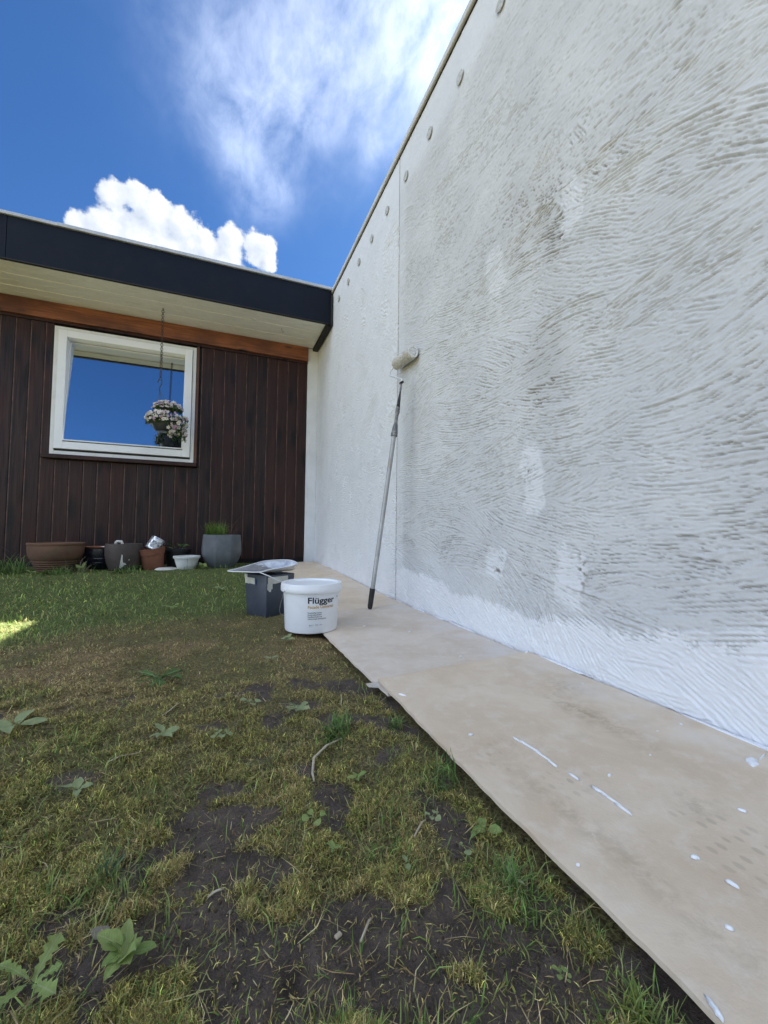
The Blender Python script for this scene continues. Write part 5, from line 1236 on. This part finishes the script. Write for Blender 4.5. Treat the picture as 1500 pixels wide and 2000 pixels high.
pt_.v = [(x, y, z+ZL(1.475)) for x, y, z in pt_.v]; pt_.build('pot', M['basket'], bk, autosmooth=35)
def mound(n, g):
    """points on a trailing mound, heavier and lower towards +x"""
    a = g.uniform(0, 2*PI, n); u = g.random(n); r_ = np.sqrt(g.random(n))
    x_ = cx_+0.02+0.195*r_*np.cos(a); y_ = 0.17*r_*np.sin(a)
    z_ = ZL(1.63)+0.155*np.sqrt(np.clip(1-r_**2, 0, 1))*g.uniform(0.55, 1, n)
    trail = (r_ > 0.72) | (g.random(n) < 0.12)
    drop = g.random(n)*np.where(np.cos(a) > 0.1, 0.24, 0.10)*(np.sin(a) < 0.75)
    z_ = np.where(trail, ZL(1.65)-drop, z_)
    return x_, y_, z_, a
x_, y_, z_, a_f = mound(1500, rng)
N = len(x_); P = np.stack([x_, y_, z_-0.02], 1)
V, Q, T, C = blades(P, rng.uniform(0.02, 0.045, N), rng.uniform(0.010, 0.018, N), rng.uniform(0, 2*PI, N), rng.uniform(0.2, 1.6, N), rng.uniform(0, 0.8, N), pal([(0.085, 0.16, 0.03), (0.05, 0.105, 0.022), (0.13, 0.21, 0.05)], N, 0.25))
me = np_mesh('foliage', V, Q, T); cattr(me, 'Col', C); o = link('foliage', me, M['blade'], bk); o['kind'] = 'stuff'
x_, y_, z_, a_f = mound(420, rng); z_ = z_+0.008
Vf, Tf, Cf = [], [], []
for i in range(len(x_)):
    nrm_ = Vector((x_[i]-cx_, y_[i]-0.02, (z_[i]-ZL(1.60))*1.2+0.02)).normalized()+Vector((random.gauss(0, .25), -0.35+random.gauss(0, .2), random.gauss(0, .25))); nrm_.normalize()
    qt = nrm_.to_track_quat('Z', 'Y'); ctr = Vector((x_[i], y_[i], z_[i]))+nrm_*0.010; rf = random.uniform(0.015, 0.025); ph = random.uniform(0, 6)
    c_ = random.choice([(0.80, 0.70, 0.76), (0.82, 0.78, 0.80), (0.72, 0.52, 0.66), (0.80, 0.74, 0.78), (0.50, 0.26, 0.52), (0.84, 0.82, 0.80)])
    o_ = len(Vf); Vf.append(ctr-nrm_*0.003); Cf.append((0.62, 0.50, 0.22))
    for k in range(10):
        a = ph+2*PI*k/10; r_ = rf*(1.0 if k % 2 else 0.62); Vf.append(ctr+qt @ Vector((r_*math.cos(a), r_*math.sin(a), 0.003 if k % 2 else -0.001))); Cf.append(c_)
    for k in range(10): Tf.append((o_, o_+1+k, o_+1+(k+1) % 10))
me = np_mesh('blossom', np.array([tuple(v) for v in Vf]), None, np.array(Tf)); cattr(me, 'Col', np.array(Cf)); o = link('blossom', me, M['blade'], bk); o['kind'] = 'stuff'

# ------------------------------------------------------------------ things on the inner window sill
M['cloth'] = mat_simple('white_cloth', (0.74, 0.77, 0.82), (0.80, 0.82, 0.86), 8, (0.8, 0.9), 0.1, 60)
M['pink'] = mat_simple('pink_plastic', (0.62, 0.10, 0.26), (0.70, 0.16, 0.34), 30, (0.3, 0.45), 0.05, 50)
M['olive'] = mat_simple('olive_dish', (0.30, 0.31, 0.22), (0.36, 0.37, 0.27), 8, (0.5, 0.6), 0.05, 50)
SZ = wz0+0.0705
cl = MB(); cl.lathe([(0.17, 0.0), (0.15, 0.05), (0.115, 0.12), (0.085, 0.20), (0.060, 0.27), (0.050, 0.33), (0.0, 0.345)], 40, lambda a, z, i: 1+(0.16-0.1*z/0.34)*math.sin(4*a+3*z)+0.08*math.sin(9*a+i))
o = cl.build('draped_cloth', M['cloth'], None, (-0.62, FY+0.26, SZ), autosmooth=25); tag(o, 'white cloth bundle standing behind the glass under the basket', 'cloth')
dp = MB(); dp.lathe([(0.0, -0.012), (0.10, -0.010), (0.115, 0.0), (0.10, 0.010), (0.0, 0.012)], 36); o = dp.build('round_dish', M['olive'], None, (-0.43, FY+0.27, SZ+0.06), (R(80), 0, R(-20)), autosmooth=30); tag(o, 'olive round dish leaning behind the window glass', 'dish')
pk = MB(); pk.lathe([(0.0, 0.0), (0.034, 0.0), (0.036, 0.01), (0.036, 0.06), (0.032, 0.064), (0.036, 0.07), (0.036, 0.12), (0.030, 0.13), (0.014, 0.14), (0.014, 0.165), (0.0, 0.167)], 24); o = pk.build('pink_bottle', M['pink'], None, (-1.50, FY+0.20, SZ), autosmooth=35); tag(o, 'pink plastic bottle at the left inside the window', 'bottle')
cv = MB(); cv.lathe([(0.0, 0.0), (0.018, 0.0), (0.018, 0.09), (0.012, 0.098), (0.0, 0.10)], 20); o = cv.build('white_candle', M['cloth'], None, (-0.83, FY+0.20, SZ), autosmooth=35); tag(o, 'short white candle on the inner window sill', 'candle')
